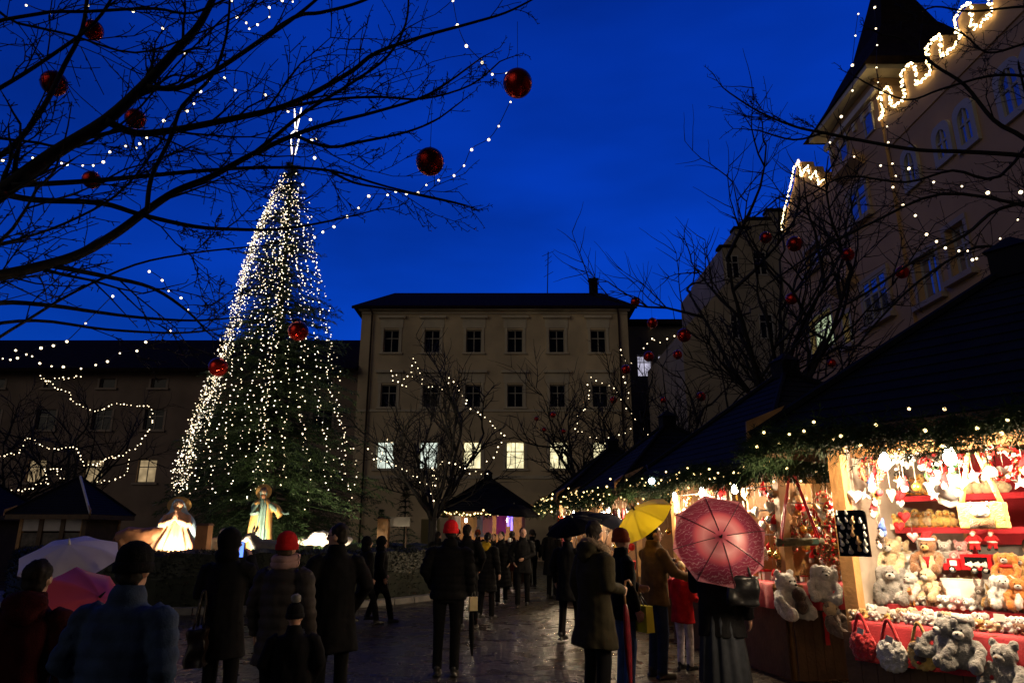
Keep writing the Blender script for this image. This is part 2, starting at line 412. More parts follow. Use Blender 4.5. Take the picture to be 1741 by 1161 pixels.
a = thing('roof_antenna', 'thin television antenna standing on the ochre house roof', 'antenna', (2.6, 47.3, 18.5))
MB().tube([(0, 0, 0), (.1, 0, 3.3)], .035, 6).build('mast', METAL, a)
m2 = MB()
for z, L in ((3.15, .9), (2.75, .5), (2.35, .5), (1.5, .7)): m2.tube([(-L / 2 + .1, 0, z - .2), (L / 2 + .1, 0, z + .22)], .02, 4)
m2.build('crossbars', METAL, a)

# ---- long grey house on the other side of the spruce
b = thing('long_grey_house', 'long low grey house behind the big lit spruce with three dim windows', 'building', (-24, 42, 0))
fc = Face((-48, 42.2, 0), (1, 0, 0), (0, -1, 0)); L1 = 38.6; H1 = 11.55; holes = []; info = []
for i, x in enumerate((-43, -39.5, -36, -32.5, -29.05, -25.55, -22.3, -18.8, -15.3, -11.8)):
    u = x + 48
    for k, (z0, z1, w) in enumerate(((4.55, 5.95, 1.15), (7.75, 9.05, 1.2), (10.4, 11.0, .95))):
        h = (u - w / 2, u + w / 2, z0, z1); holes.append(h); info.append((k, i, h))
mb = MB(); fc.wall(mb, L1, H1, holes); mb.build('wall', GREYR, b, False, world=True)
for k, i, h in info:
    tr = MB()
    w_ = fc.window(h, b, LITD if (k == 0 and i in (4, 5, 6)) else GLASSD, transom=0 if k == 2 else .33, mull=0 if k == 2 else 1)
    fc.box(tr, h[0] - .2, h[1] + .2, h[2] - .13, h[2] - .005, 0, .12)
    sub(tr, 'sill', STONEW, w_, b)
    if k:
        for a_, b_ in ((h[0] - .14, h[0] - .01), (h[1] + .01, h[1] + .14)): t1 = MB(); fc.box(t1, a_, b_, h[2], h[3], .002, .03); sub(t1, 'jamb', STONEW, w_, b)
rf = MB(); rf.poly((-49, 41.4, H1 - .05), (-9.72, 41.4, H1 - .05), (-9.72, 48, 15.15), (-49, 48, 15.15)); rf.poly((-49, 48, 15.15), (-9.74, 48, 15.15), (-9.74, 55, 11.5), (-49, 55, 11.5))
fcE = Face((-49, 41.4, 0), (1, 0, 0), (0, -1, 0)); fcE.box(rf, 0, 39.2, H1 - .28, H1 - .06, -.1, .02)
rf.build('roof', ROOFT, b, False, world=True)
# ---- low grey wing beside the ochre house
b = thing('rear_grey_wing', 'grey flat-eaved wing with lilac lit windows beside the ochre house', 'building', (14, 46, 0))
fc = Face((7.5, 46, 0), (1, 0, 0), (0, -1, 0)); holes = []; info = []
for i, px in enumerate((1097, 1133, 1172)):
    x = at(px, 46, 12); u = x - 7.5
    for k, (z0, z1) in enumerate(((12.0, 13.5), (8.0, 9.6), (4.2, 5.8))): h = (u - .5, u + .5, z0, z1); holes.append(h); info.append((k, i, h))
mb = MB(); fc.wall(mb, 12, 15.6, holes); mb.build('wall', GREYP, b, False, world=True)
for k, i, h in info: fc.window(h, b, LITP if k == 0 else GLASSD)
rf = MB(); fc.box(rf, -.2, 12.2, 15.62, 15.95, -8, .6); rf.build('roof', ROOFT, b, False, world=True)
# ---- pale stepped-gable house
b = thing('stepped_gable_house', 'pale house with a dark stepped gable behind the bare trees', 'building', (13.5, 33, 0))
o0 = P(1243, 600, 33); fc = Face((o0.x, 33, 0), (1, 0, 0), (0, -1, 0))
prof = [(-2.4, 0), (4.2, 0), (4.2, 18.0), (2.6, 18.0), (2.6, 17.5), (1.55, 17.5), (1.55, 17.9), (.75, 17.0), (.75, 16.6), (.0, 15.9), (0, 13.9), (-2.4, 11.4)]
wl_ = MB(); wl_.add([fc.p(u, z) for u, z in prof] + [fc.p(u, z, -9) for u, z in prof], [tuple(range(len(prof)))] + [(i, (i + 1) % len(prof), (i + 1) % len(prof) + len(prof), i + len(prof)) for i in range(len(prof))])
wl_.build('wall', GREYP, b, False, world=True)
for u, z in ((.45, 14.2), (1.9, 14.4), (1.9, 11), (.45, 11)): 
    fc.window((u - .35, u + .35, z, z + 1.3), b, GLASSD, depth=-.05)
for (u0, u1, z) in ((1.5, 2.7, 17.53), (.7, 1.6, 17.0), (-.15, .75, 15.95), (2.55, 4.25, 18.03)):
    cp = MB(); fc.box(cp, u0, u1, z, z + .14, -.6, .08); cp.build('gable_coping', ROOFT, b, False, world=True)

# ---- tall rose-coloured town hall along the right
b = thing('town_hall', 'tall rose town hall with crenellated gable, corner tower and arched windows', 'building', (12, 18, 0))
XW = 11.6
fc = Face((XW, 27.4, 0), (0, -1, 0), (-1, 0, 0))          # u grows towards the camera
def hp(px, py):
    "photo pixel -> (u, z) on the town hall front"
    d = ray(px, py); s = XW / d.x; return 27.4 - d.y * s, EYE + d.z * s
def hw(cx, cy, w, h):
    u0 = hp(cx - w / 2, cy)[0]; u1 = hp(cx + w / 2, cy)[0]; z0 = hp(cx, cy + h / 2)[1]; z1 = hp(cx, cy - h / 2)[1]; return (u0, u1, z0, z1)
holes = []; wins = []; TW = []
for args, pane, mu in (((1462, 347, 32, 60), GLASS, 1), ((1384, 437, 28, 38), GLASS, 1), ((1492, 507, 44, 78), GLASS, 2), ((1398, 566, 40, 66), LITG, 2),
                       ((1578, 470, 40, 84), GLASS, 1), ((1630, 425, 34, 92), GLASS, 1), ((1442, 560, 12, 55), LITG, 0)):
    h = hw(*args)
    if 5.2 < (h[0] + h[1]) / 2 < 8.9: TW.append((args, pane, mu))
    else: holes.append(h); wins.append((h, pane, mu))
mb = MB(); fc.wall(mb, 27.4, 13.9, holes, depth=.25)
fl = Face((XW, 27.4, 0), (1, 0, 0), (0, 1, 0)); mb.poly((XW, 27.4, 0), (XW, 27.4, 13.9), (24, 27.4, 13.9), (24, 27.4, 0)); mb.poly((24, 27.4, 0), (24, 27.4, 13.9), (24, 0, 13.9), (24, 0, 0))
mb.build('wall', PINK, b, False, world=True)
for h, pane, mu in wins:
    tr = MB()
    w = fc.window(h, b, pane, transom=.38, mull=mu, t=.07)
    for nm, q_ in (('jamb', (h[0] - .14, h[0] - .01, h[2], h[3], .003, .04)), ('jamb', (h[1] + .01, h[1] + .14, h[2], h[3], .003, .04)), ('sill', (h[0] - .2, h[1] + .2, h[2] - .16, h[2] - .01, .0, .18)), ('lintel', (h[0] - .14, h[1] + .14, h[3] + .01, h[3] + .15, .003, .05))): t1 = MB(); fc.box(t1, *q_); sub(t1, nm, STONEW, w, b)
for cx, cy, w, h in ((1606, 243, 26, 62), (1645, 212, 30, 76), (1551, 285, 22, 66), (1722, 152, 44, 96), (1770, 120, 50, 110)):
    q = hw(cx, cy, w, h); fc.arch((q[0] + q[1]) / 2, q[2], q[3], q[1] - q[0], b, GLASS)
# tower: square shaft standing 25 cm proud, flared pyramid roof
tw = Face((XW - .10, 22.0, 0), (0, -1, 0), (-1, 0, 0)); mb = MB(); TU = 3.35
def tp(px, py):
    d = ray(px, py); s = (XW - .10) / d.x; return 22.0 - d.y * s, EYE + d.z * s
tw.box(mb, 0, TU, 0, 15.55, -3.95, 0); mb.build('tower', PINK, b, False, world=True)
for cx, cy, w, h in ((1479, 210, 18, 42), (1437, 262, 16, 36)):
    u0 = tp(cx - w / 2, cy)[0]; u1 = tp(cx + w / 2, cy)[0]; z0 = tp(cx, cy + h / 2)[1]; z1 = tp(cx, cy - h / 2)[1]
    tw.window((u0, u1, z0, z1), b, GLASS, depth=-.06, transom=0, mull=0)
for (cx, cy, w, h), pane, mu in TW:
    u0 = tp(cx - w / 2, cy)[0]; u1 = tp(cx + w / 2, cy)[0]; z0 = tp(cx, cy + h / 2)[1]; z1 = tp(cx, cy - h / 2)[1]
    w_ = tw.window((u0, u1, z0, z1), b, pane, depth=-.06, transom=.38, mull=mu)
    for nm, q_ in (('jamb', (u0 - .13, u0 - .005, z0, z1, .003, .08)), ('jamb', (u1 + .005, u1 + .13, z0, z1, .003, .08)), ('sill', (u0 - .2, u1 + .2, z0 - .15, z0 - .005, .0, .2)), ('lintel', (u0 - .14, u1 + .14, z1 + .005, z1 + .14, .003, .09))): t1 = MB(); tw.box(t1, *q_); sub(t1, nm, STONEW, w_, b)
cn = MB()
for k in range(6): q = MB(); tw.box(q, .15 + k * .56, .32 + k * .56, 14.55, 14.85, .001, .08); q.build('bracket', STONE, b, False, world=True)
q = MB(); tw.box(q, -.12, TU + .12, 15.0, 15.2, 0, .12); q.build('string_course', STONE, b, False, world=True)
tw.box(cn, -.45, TU + .45, 15.56, 15.72, -4.4, .45); cn.build('tower_cornice', STONE, b, False, world=True)
rf = MB(); cx_, cy_ = XW - .10 + 1.975, 22 - TU / 2
levels = [(2.5, 15.73), (2.13, 16.2), (1.78, 16.75), (1.5, 17.3), (.99, 18.2), (.5, 19.9), (.05, 21.6)]
vs = []
for hs, z in levels: vs += [(cx_ - hs, cy_ - hs, z), (cx_ + hs, cy_ - hs, z), (cx_ + hs, cy_ + hs, z), (cx_ - hs, cy_ + hs, z)]
rf.add(vs, [(i * 4 + k, i * 4 + (k + 1) % 4, i * 4 + 4 + (k + 1) % 4, i * 4 + 4 + k) for i in range(len(levels) - 1) for k in range(4)] + [(24, 25, 26, 27), (3, 2, 1, 0)])
rf.build('tower_roof', ROOFT, b, False, world=True)
# crenellated parapet with rounded, stepping merlons
BP = [(1501, 203), (1509, 193), (1505, 179), (1502, 161), (1510, 152), (1517, 146), (1521, 157), (1520, 172), (1526, 181), (1535, 177), (1545, 165), (1542, 148), (1538, 132), (1540, 121), (1552, 110), (1558, 107), (1563, 121), (1564, 137), (1568, 143), (1577, 135), (1587, 128),
      (1589, 114), (1582, 94), (1582, 83), (1593, 69), (1604, 60), (1608, 74), (1606, 96), (1617, 92), (1631, 78), (1639, 65), (1633, 49), (1630, 34), (1640, 18), (1654, 7), (1659, 18), (1660, 38), (1663, 49), (1678, 38), (1694, 20), (1690, 0), (1692, -20), (1704, -38), (1716, -40), (1722, -22), (1726, -12), (1745, -30)]
btop = [hp(*g_) for g_ in BP]; par = [(btop[0][0], 13.0)] + btop + [(btop[-1][0], 13.0)]
q = MB(); n = len(par); q.add([fc.p(a, z, .04) for a, z in par] + [fc.p(a, z, -.4) for a, z in par], [tuple(range(n)), tuple(range(n, 2 * n))[::-1]] + [(i, i + n, (i + 1) % n + n, (i + 1) % n) for i in range(n)])
q.build('parapet', PINK, b, False, world=True)
GP = [(1333, 388), (1340, 350), (1350, 312), (1354, 286), (1362, 275), (1367, 298), (1378, 283), (1383, 304), (1393, 292), (1397, 314), (1408, 305)]
gtop = [hp(*g_) for g_ in GP]
gable = [(gtop[0][0], 13.9)] + gtop + [(gtop[-1][0], 13.9)]
_old = [(.15, 13.9), (.15, 14.3), (.5, 14.3), (.5, 15.0), (.85, 15.0), (.85, 15.8), (1.2, 15.8), (1.2, 16.55), (1.62, 16.55), (1.62, 15.9), (2.0, 15.9), (2.0, 15.45), (2.4, 15.45), (2.4, 13.9)]
q = MB(); n = len(gable); q.add([fc.p(a, z) for a, z in gable] + [fc.p(a, z, -.5) for a, z in gable], [tuple(range(n)), tuple(range(n, 2 * n))[::-1]] + [(i, i + n, (i + 1) % n + n, (i + 1) % n) for i in range(n)])
q.build('stepped_gable', PINK, b, False, world=True)
q = MB(); q.add([(XW + .5, 17.9, 13.9), (XW + .5, 0, 13.9), (XW + 6, 0, 19), (XW + 6, 17.9, 19)], [(0, 1, 2, 3)]); q.build('roof', ROOFT, b, False, world=True)
for (px, py, hu) in ((1455, 282, .75), (1445, 480, .7)):
    q = MB(); u, z = hp(px, py); q.add([fc.p(u - hu, z, 0), fc.p(u + hu, z, 0), fc.p(u + hu, z - .1, .5), fc.p(u - hu, z - .1, .5), fc.p(u, z + .75, .02), fc.p(u - hu, z - .45, 0), fc.p(u + hu, z - .45, 0)], [(0, 3, 4), (3, 2, 4), (2, 1, 4), (0, 5, 3), (1, 2, 6), (3, 5, 6, 2)])
    q.build('window_canopy', PINK, b, False, world=True)
def rope(uz, label, r=.032):
    pts = [fc.p(u, z, .10) for u, z in uz]; root = thing('rope_light', label, 'rope light', pts[0], group='lights along the town hall roofline')
    MB().tube(pts, .02, 5).build('wire', WIRE, root, world=True)
    bp = [q + V((-.02, R.gauss(0, .035), R.gauss(0, .035))) for q in resample(pts, .052)]
    bulbs(bp, root, r, BULBR)
rope(btop[:10], 'golden rope light round the lowest merlon beside the tower')
rope(btop[9:21], 'golden rope light round the second merlon up from the tower')
rope(btop[20:31], 'golden rope light round the third merlon up from the tower')
rope(btop[30:], 'golden rope light round the topmost merlon in the upper corner')
rope([(gtop[0][0] + .02, gtop[0][1] - .1)] + gtop, 'golden rope light along the stepped gable beyond the tower')
# ================================================================== MARKET STALLS
STALL_LAMP = emis('stall_lamp', (1, .86, .66), 60)
CANVAS = mat('pale_shutter', (.62, .58, .58), .7, .15, 2)
def stall(label, o, r, w, dep, eave, apex, ov, garland=None, lamps=(), cloth=RED, open_sides=('front',), lamp_w=40, panels=False, cap=True, counter=.95, cloth_z=.28, board=None, gb=26, inner=None, hipm=None):
    "o: front corner post (x, y); r: along the front; inward = r turned left"
    r = V((r[0], r[1], 0)).normalized(); n = V((-r.y, r.x, 0)); o = V((o[0], o[1], 0))
    def q(a, b, z): return o + r * a + n * b + V((0, 0, z))
    rz = math.atan2(r.y, r.x)
    root = thing('market_stall', label, 'market stall', o, rz)
    Q = lambda a, b, z: V((a, b, z))               # local: x along the front, y inward
    for a, b in ((.05, .05), (w - .05, .05), (w - .05, dep - .05), (.05, dep - .05)):
        MB().box((a, b, (eave + .12) / 2), (.11, .11, eave + .12)).build('post', WOODL, root, False)
    # roof: four slopes of lapped boards
    cx, cy = w / 2, dep / 2
    C = [Q(-ov, -ov, eave), Q(w + ov, -ov, eave), Q(w + ov, dep + ov, eave), Q(-ov, dep + ov, eave)]; A = Q(cx, cy, apex)
    rf = MB(); K = 15
    for i in range(4):
        c0, c1 = C[i], C[(i + 1) % 4]; nn = (c1 - c0).cross(A - c0).normalized()
        for k in range(K):
            t0, t1 = k / K, min(1, (k + 1.25) / K)
            lift0, lift1 = nn * .018, nn * .005
            a0, a1, b0, b1 = c0.lerp(A, t0) + lift0, c1.lerp(A, t0) + lift0, c0.lerp(A, t1) + lift1, c1.lerp(A, t1) + lift1
            rf.poly(a0, a1, b1, b0); rf.poly(a1, a0, a0 - lift0, a1 - lift0)
    roof = rf.build('roof', ROOFM, root, False)
    hp_ = MB()
    for i in range(4):
        h = MB().tube([C[i].lerp(A, -.012) + V((0, 0, .045)), A + V((0, 0, .045))], .04, 6); h.build('hip_cap', hipm if hipm and i == 1 else ROOFM, roof, False)
    sf = MB()
    for i in range(4):
        d = V((0, 0, -.035)); sf.poly(C[(i + 1) % 4] + d, C[i] + d, A + d)
    sf.build('ceiling', WOODD, root, False)
    fb = MB()
    for i in range(4):
        c0, c1 = C[i], C[(i + 1) % 4]; f = MB(); m_ = (c0 + c1) / 2; al = math.atan2((c1 - c0).y, (c1 - c0).x)
        f.box(m_ - V((0, 0, .075)), ((c1 - c0).length - .03, .028, .15), Matrix.Rotation(al, 3, 'Z')); f.build('fascia', WOODD, root, False)
    for i in (0, 1):          # rafter ends show as pale boards at the eaves
        dv = (C[i] - A).normalized(); side = V((-dv.y, dv.x, 0)).normalized() * .015; e = C[i] + V((0, 0, .05))
        f = MB(); pts = [e - dv * .34 + V((0, 0, .055)), e + dv * .06 + V((0, 0, .13)), e + dv * .07 + V((0, 0, -.05)), e - dv * .26 + V((0, 0, .0))]
        f.add([p + side for p in pts] + [p - side for p in pts], [(0, 1, 2, 3), (7, 6, 5, 4), (0, 4, 5, 1), (1, 5, 6, 2), (2, 6, 7, 3), (3, 7, 4, 0)]); f.build('rafter_end', WOODL, root, False)
    if cap:
        k = MB().box((cx, cy, apex + .04), (.30, .30, .26)); k.build('roof_cap', ROOFM, roof, False)
        k = MB().box((cx, cy, apex + .235), (.36, .36, .14), top=.1); k.build('finial', ROOFM, roof, False)
    # walls
    inside = inner or (cloth if cloth is RED else WOODL)
    MB().box((w / 2, dep - .03, eave / 2), (w - .22, .04, eave)).build('back_wall', inside, root, False)
    sides = {'near': w - .05, 'far': .05}
    for s_, a in sides.items():
        if s_ not in open_sides: MB().box((a, dep / 2, eave / 2), (.04, dep - .22, eave)).build('side_wall', board or WOODD, root, False)
    def front(u0, u1, v0, v1, turn):
        "counter along a side: (u along, v inward) in the local frame"
        pass
    if panels:
        for k in range(3):
            x = w * (k + .5) / 3; MB().box((x, .03, 1.9), (w / 3 - .16, .03, .42)).build('shutter', CANVAS, root, False); MB().box((x, .04, 1.42), (w / 3 - .16, .03, .42)).build('picture_panel', mat('picture_panel', (.12, .10, .09), .6, .6, 6), root, False)
            MB().box((w * (k + 1) / 3, .02, eave / 2), (.14, .07, eave)).build('post', WOODD, root, False)
        MB().box((w / 2, .05, .6), (w - .25, .04, 1.2)).build('front_boards', WOODD, root, False)
    for s_ in open_sides:
        if panels: break
        if s_ == 'front': L, Mx = w, Matrix.Identity(4)
        elif s_ == 'near': L, Mx = dep, Matrix.Translation((w, 0, 0)) @ Matrix.Rotation(pi / 2, 4, 'Z')
        else: L, Mx = dep, Matrix.Translation((0, dep, 0)) @ Matrix.Rotation(-pi / 2, 4, 'Z')
        def T(mb): mb.v = [Mx @ p for p in mb.v]; return mb
        T(MB().box((L / 2, .12, counter - .02), (L - .16, .52, .04))).build('counter', WOODL, root, False)
        pl = MB()
        for k in range(int((L + .04) / .12)): pl.box((.04 + k * .12, -.06, (counter - .08) / 2), (.116, .022, counter - .1))
        T(pl).build('front_boards', WOODD, root, False)
        if cloth:
            c = MB(); nn_ = 40
            for k in range(nn_ + 1):
                x = .1 + (L - .2) * k / nn_; wv = .012 * sin(k * 1.9) + .008 * sin(k * 4.1)
                c.v += [V((x, .38, counter + .006)), V((x, -.135, counter + .006)), V((x, -.15 + wv * .3, counter - .02)), V((x, -.155 + wv, counter - cloth_z))]
            for k in range(nn_):
                for j in range(3): c.f.append((k * 4 + j, k * 4 + j + 1, k * 4 + j + 5, k * 4 + j + 4))
            T(c).build('cloth', cloth, root)
    root['w'] = w
    for i, (a, b, z) in enumerate(lamps):
        p = q(a, b, z)
        lm = thing('hanging_lamp', LAMPL[len(LAMPS)], 'lamp', p, group='bare lamps in the stalls'); LAMPS.append(lm)
        MB().tube([(0, 0, .08), (0, 0, .16)], .025, 8).build('socket', DARK, lm); MB().tube([(0, 0, .15), (0, 0, max(.2, eave + .25 - z))], .006, 5).build('cord', WIRE, lm)
        MB().ell((0, 0, 0), (.045, .045, .06)).rings([(0, 0, .03, .035, .035), (0, 0, .09, .02, .02)], 10).build('bulb', STALL_LAMP, lm)
        ld = bpy.data.lights.new('lamp_light', 'POINT'); ld.energy = lamp_w; ld.color = (1, .74, .46); ld.shadow_soft_size = .06
        lo_ = bpy.data.objects.new('lamp_light', ld); lo_.parent = lm; lo_.location = (0, 0, -.09); COL.objects.link(lo_)
    # spruce garland along the eaves with little lights in it
    if garland:
        for edge in garland[1]:
            c0, c1 = [q(*C[i][:2], eave - .05) for i in edge]; L = (c1 - c0).length; d = (c1 - c0).normalized()
            g = thing('eaves_garland', garland[0] + (' front' if edge == garland[1][0] else ' side') + ' eaves', 'garland', c0, group=None)
            mb = MB(); rg = random.Random(5); up = V((0, 0, 1)); outv = d.cross(up) * (1 if (d.cross(up)).dot(c0 - q(cx, cy, 0)) > 0 else -1)
            th = garland[2]
            for k in range(int(L * garland[3])):
                t = rg.random() * L; sag = .05 * sin(t * 3.1) - .03
                dz = rg.gauss(0, .5); p = c0 + d * t + V((0, 0, sag + dz * th * .55)) + outv * rg.uniform(-.02, .09)
                dr = (d * rg.uniform(-1, 1) + outv * rg.uniform(.1, 1) + up * rg.uniform(-1.1, .35)).normalized(); Ln = rg.uniform(.10, .22) * (th / .16) ** .5
                for j in range(9):
                    bd = (dr + V((rg.uniform(-.7, .7), rg.uniform(-.7, .7), rg.uniform(-.7, .7)))).normalized()
                    mb.blade(p + dr * Ln * (j / 9), bd, rg.uniform(.04, .085), .0045 * garland[4], rg)
            mb.build('foliage', GNEEDLE, g, False, world=True)
            pts = [c0 + d * (L * (k + rg.uniform(.1, .9)) / int(L * gb / 3.4)) + V((0, 0, rg.gauss(-.03, th * .42))) + outv * rg.uniform(.07, .15) for k in range(int(L * gb / 3.4))]
            bulbs(pts, g, garland[5], BULBG, 'garland_bulb')
    return root, q, r, n
LAMPS = []
LAMPL = ['bare lamp above the ducks in the nearest toy stall', 'bare lamp near the corner post of the nearest toy stall', 'bare lamp deep inside the nearest toy stall by the grey sleeve',
         'bare lamp above hanging hearts in the red umbrella stall', 'bare lamp over the middle of the red umbrella stall', 'bare lamp at the far post of the red umbrella stall', 'bare lamp behind the ribbon swing in the second stall',
         'bare lamp at the near side of the third stall', 'bare lamp at the far side of the third stall', 'bare lamp at the near side of the last stall in the row', 'bare lamp at the far side of the last stall in the row',
         'bare lamp in the small stall at the end of the square', 'second bare lamp in the small stall at the end of the square']
# nearest stall, turned towards the square
S1 = stall('nearest toy stall with red cloths, spruce garland and dark boarded roof', (2.74, 5.97), (.61, -.79), 2.55, 2.55, 2.45, 3.93, .43,
           ('thick lit spruce garland on the nearest toy stall', [(0, 1), (3, 0)], .21, 560, 1, .013), lamps=((1.0, -.14, 2.18), (.52, -.12, 2.18), (1.75, -.1, 2.16)), lamp_w=95, board=mat('pale_side_boards', (.42, .36, .30), .7, .2, 5), counter=.97, gb=30)
# second stall, behind the umbrella
S2 = stall('second stall full of ornaments behind the red umbrella', (2.62, 11.55), (.225, -.974), 3.0, 2.7, 2.45, 4.05, .52,
           ('lit spruce garland on the ornament stall', [(0, 1), (1, 2)], .22, 400, 1.2, .015), lamps=((2.2, -.12, 2.2), (1.3, -.12, 2.2), (.35, -.1, 2.18), (3.12, 1.0, 2.2)), lamp_w=110, open_sides=('front', 'near'), counter=1.05, inner=WOODL, gb=34)
S3 = stall('third stall in the row with yellow light inside', (1.95, 16.3), (.14, -.99), 2.9, 2.6, 2.42, 3.95, .5,
           ('lit spruce garland on the third stall', [(0, 1), (1, 2)], .25, 260, 1.8, .02), lamps=((.7, .1, 2.1), (2.2, .1, 2.1)), lamp_w=120, cloth=None, open_sides=('front', 'near'), gb=40)
S4 = stall('last and smallest-looking stall in the lit row', (1.35, 20.1), (.08, -.997), 2.7, 2.6, 2.42, 3.9, .5,
           ('lit spruce garland on the last stall of the row', [(0, 1), (1, 2)], .24, 180, 2.2, .024), lamps=((.7, .1, 2.1), (2.0, .1, 2.1)), lamp_w=120, cloth=None, open_sides=('front', 'near'), gb=44)
S5 = stall('small stall standing across the end of the square before the ochre house', (-2.25, 25.0), (1, 0), 2.7, 2.4, 2.35, 3.62, .42,
           ('string of lit spruce on the end stall', [(0, 1)], .08, 60, 2.5, .03), lamps=((.6, .3, 2.05), (2.1, .3, 2.05)), lamp_w=45, cloth=None, gb=40)
S6 = stall('closed stall with shuttered sides and slate roof by the nativity', (-15.9, 22.8), (1, 0), 2.1, 2.1, 2.2, 3.45, .3, panels=True, cap=False, hipm=WHITEP)
S7 = stall('dark stall roof at the edge of the square beyond the closed stall', (-20.2, 24.4), (1, 0), 2.3, 2.3, 2.2, 3.4, .3, panels=True, cap=False)
# hanging floodlight with a bluish beam under the third stall's eaves
fl = thing('spotlight', 'bright bluish spotlight hanging under the eaves garland of the ornament stall', 'spotlight', P(1108, 820, 10.6))
MB().tube([(0, 0, .03), (0, .12, .05)], [.05, .035], 10).build('housing', DARK, fl); MB().ell((0, -.015, .02), (.048, .03, .048)).build('lens', emis('cool_lamp', (.75, .86, 1), 30), fl); MB().tube([(0, .10, .05), (0, .34, .30)], .01, 5).build('bracket', DARK, fl)
# ================================================================== TREES
BUD = BARK
def limb(mb, pts, r0, r1, n=6):
    k = len(pts); mb.tube(pts, [r0 + (r1 - r0) * i / (k - 1) for i in range(k)], n)
def twig(mb, p, d, L, r, lev, rng, up=.25, n=4, buds=True, fan=.75, rmin=.004, thin=0):
    seg = max(3, min(6, int(L / .16))); pts = [p]; q = p.copy(); dd = d.normalized(); dirs = []
    for i in range(seg):
        dd = (dd + V((rng.gauss(0, .13), rng.gauss(0, .13), rng.gauss(0, .11) + up * .13))).normalized(); q = q + dd * (L / seg); pts.append(q); dirs.append(dd)
    r1 = max(rmin, r * .45); limb(mb, pts, max(r, rmin), r1 * .8, n)
    if buds:
        for i in range(1, len(pts)):
            for _ in range(1):
                a = dirs[i - 1].orthogonal().normalized(); a.rotate(Matrix.Rotation(rng.random() * 6.3, 3, dirs[i - 1])); s = pts[i].lerp(pts[i - 1], rng.random())
                mb.tube([s, s + (a + dirs[i - 1] * .5) * rng.uniform(.02, .05)], [rmin * .9, rmin * .9], 3, False)
    if lev > 0:
        for i in range(1, len(pts)):
            if lev > 1 and rng.random() < thin: continue
            for _ in range(1 if rng.random() < .85 else 2):
                a = dirs[i - 1].orthogonal().normalized(); a.rotate(Matrix.Rotation(rng.random() * 6.3, 3, dirs[i - 1]))
                nd = (dirs[i - 1] * rng.uniform(.6, 1) + a * fan + V((0, 0, up * .3))).normalized()
                twig(mb, pts[i], nd, L * rng.uniform(.38, .68), r * .55, lev - 1, rng, up, max(3, n - 1), buds, fan, rmin, thin)
def bare_tree(label, x, Y, H, seed, spread=.55, levels=3, trunk=.26, fork=.3, nl=6, rmin=.006, lean=(0, 0), up=.35, buds=False, r=.13):
    rng = random.Random(seed); t = thing('bare_tree', label, 'tree', (x, Y, 0), group='leafless trees round the square')
    f = V((lean[0] * fork, lean[1] * fork, H * fork)); tb = MB()
    limb(tb, [V((0, 0, 0)), V((.02, 0, .25)), f * .5, f], r * 1.25, r * .8, 9); tb.build('trunk', BARK, t)
    mb = MB()
    for k in range(nl):
        a = 2 * pi * k / nl + rng.uniform(-.4, .4); tilt = rng.uniform(.5, 1) * spread
        d = V((cos(a) * tilt + lean[0] * .3, sin(a) * tilt, 1 - tilt * .35)).normalized()
        twig(mb, f - V((0, 0, rng.uniform(0, .4))), d, H * (1 - fork) * rng.uniform(.5, .72), r * rng.uniform(.42, .6), levels, rng, up, 5, buds, .8, rmin, .3)
    mb.build('crown', BARK, t); return t
bare_tree('bare tree hung with fairy lights before the ochre house', at(735, 24, 1.5), 24, 7.9, 3, .8, 3, fork=.29, nl=7, rmin=.0042, r=.17)
bare_tree('bare tree with a light string standing behind the end of the stall row', at(1010, 27, 2), 27, 8.2, 5, .75, 3, fork=.3, nl=6, rmin=.005, r=.17)
bare_tree('tall bare tree with red balls rising behind the ornament stall', at(1318, 15.5, 4), 15.5, 10.4, 9, .62, 3, fork=.38, nl=8, rmin=.0032, r=.15)
bare_tree('bare tree with red balls between the stall row and the grey wing', at(1150, 23, 3), 23, 9.0, 14, .6, 3, fork=.3, nl=5, rmin=.004, r=.15)
bare_tree('bare tree with hanging lights before the long grey house', at(118, 31, 2), 31, 8.2, 21, .75, 3, fork=.3, nl=6, rmin=.006, r=.17)
bare_tree('bare tree partly hidden at the edge of the long grey house', at(5, 32, 2), 32, 8, 22, .7, 3, fork=.3, nl=6, rmin=.006, r=.17)

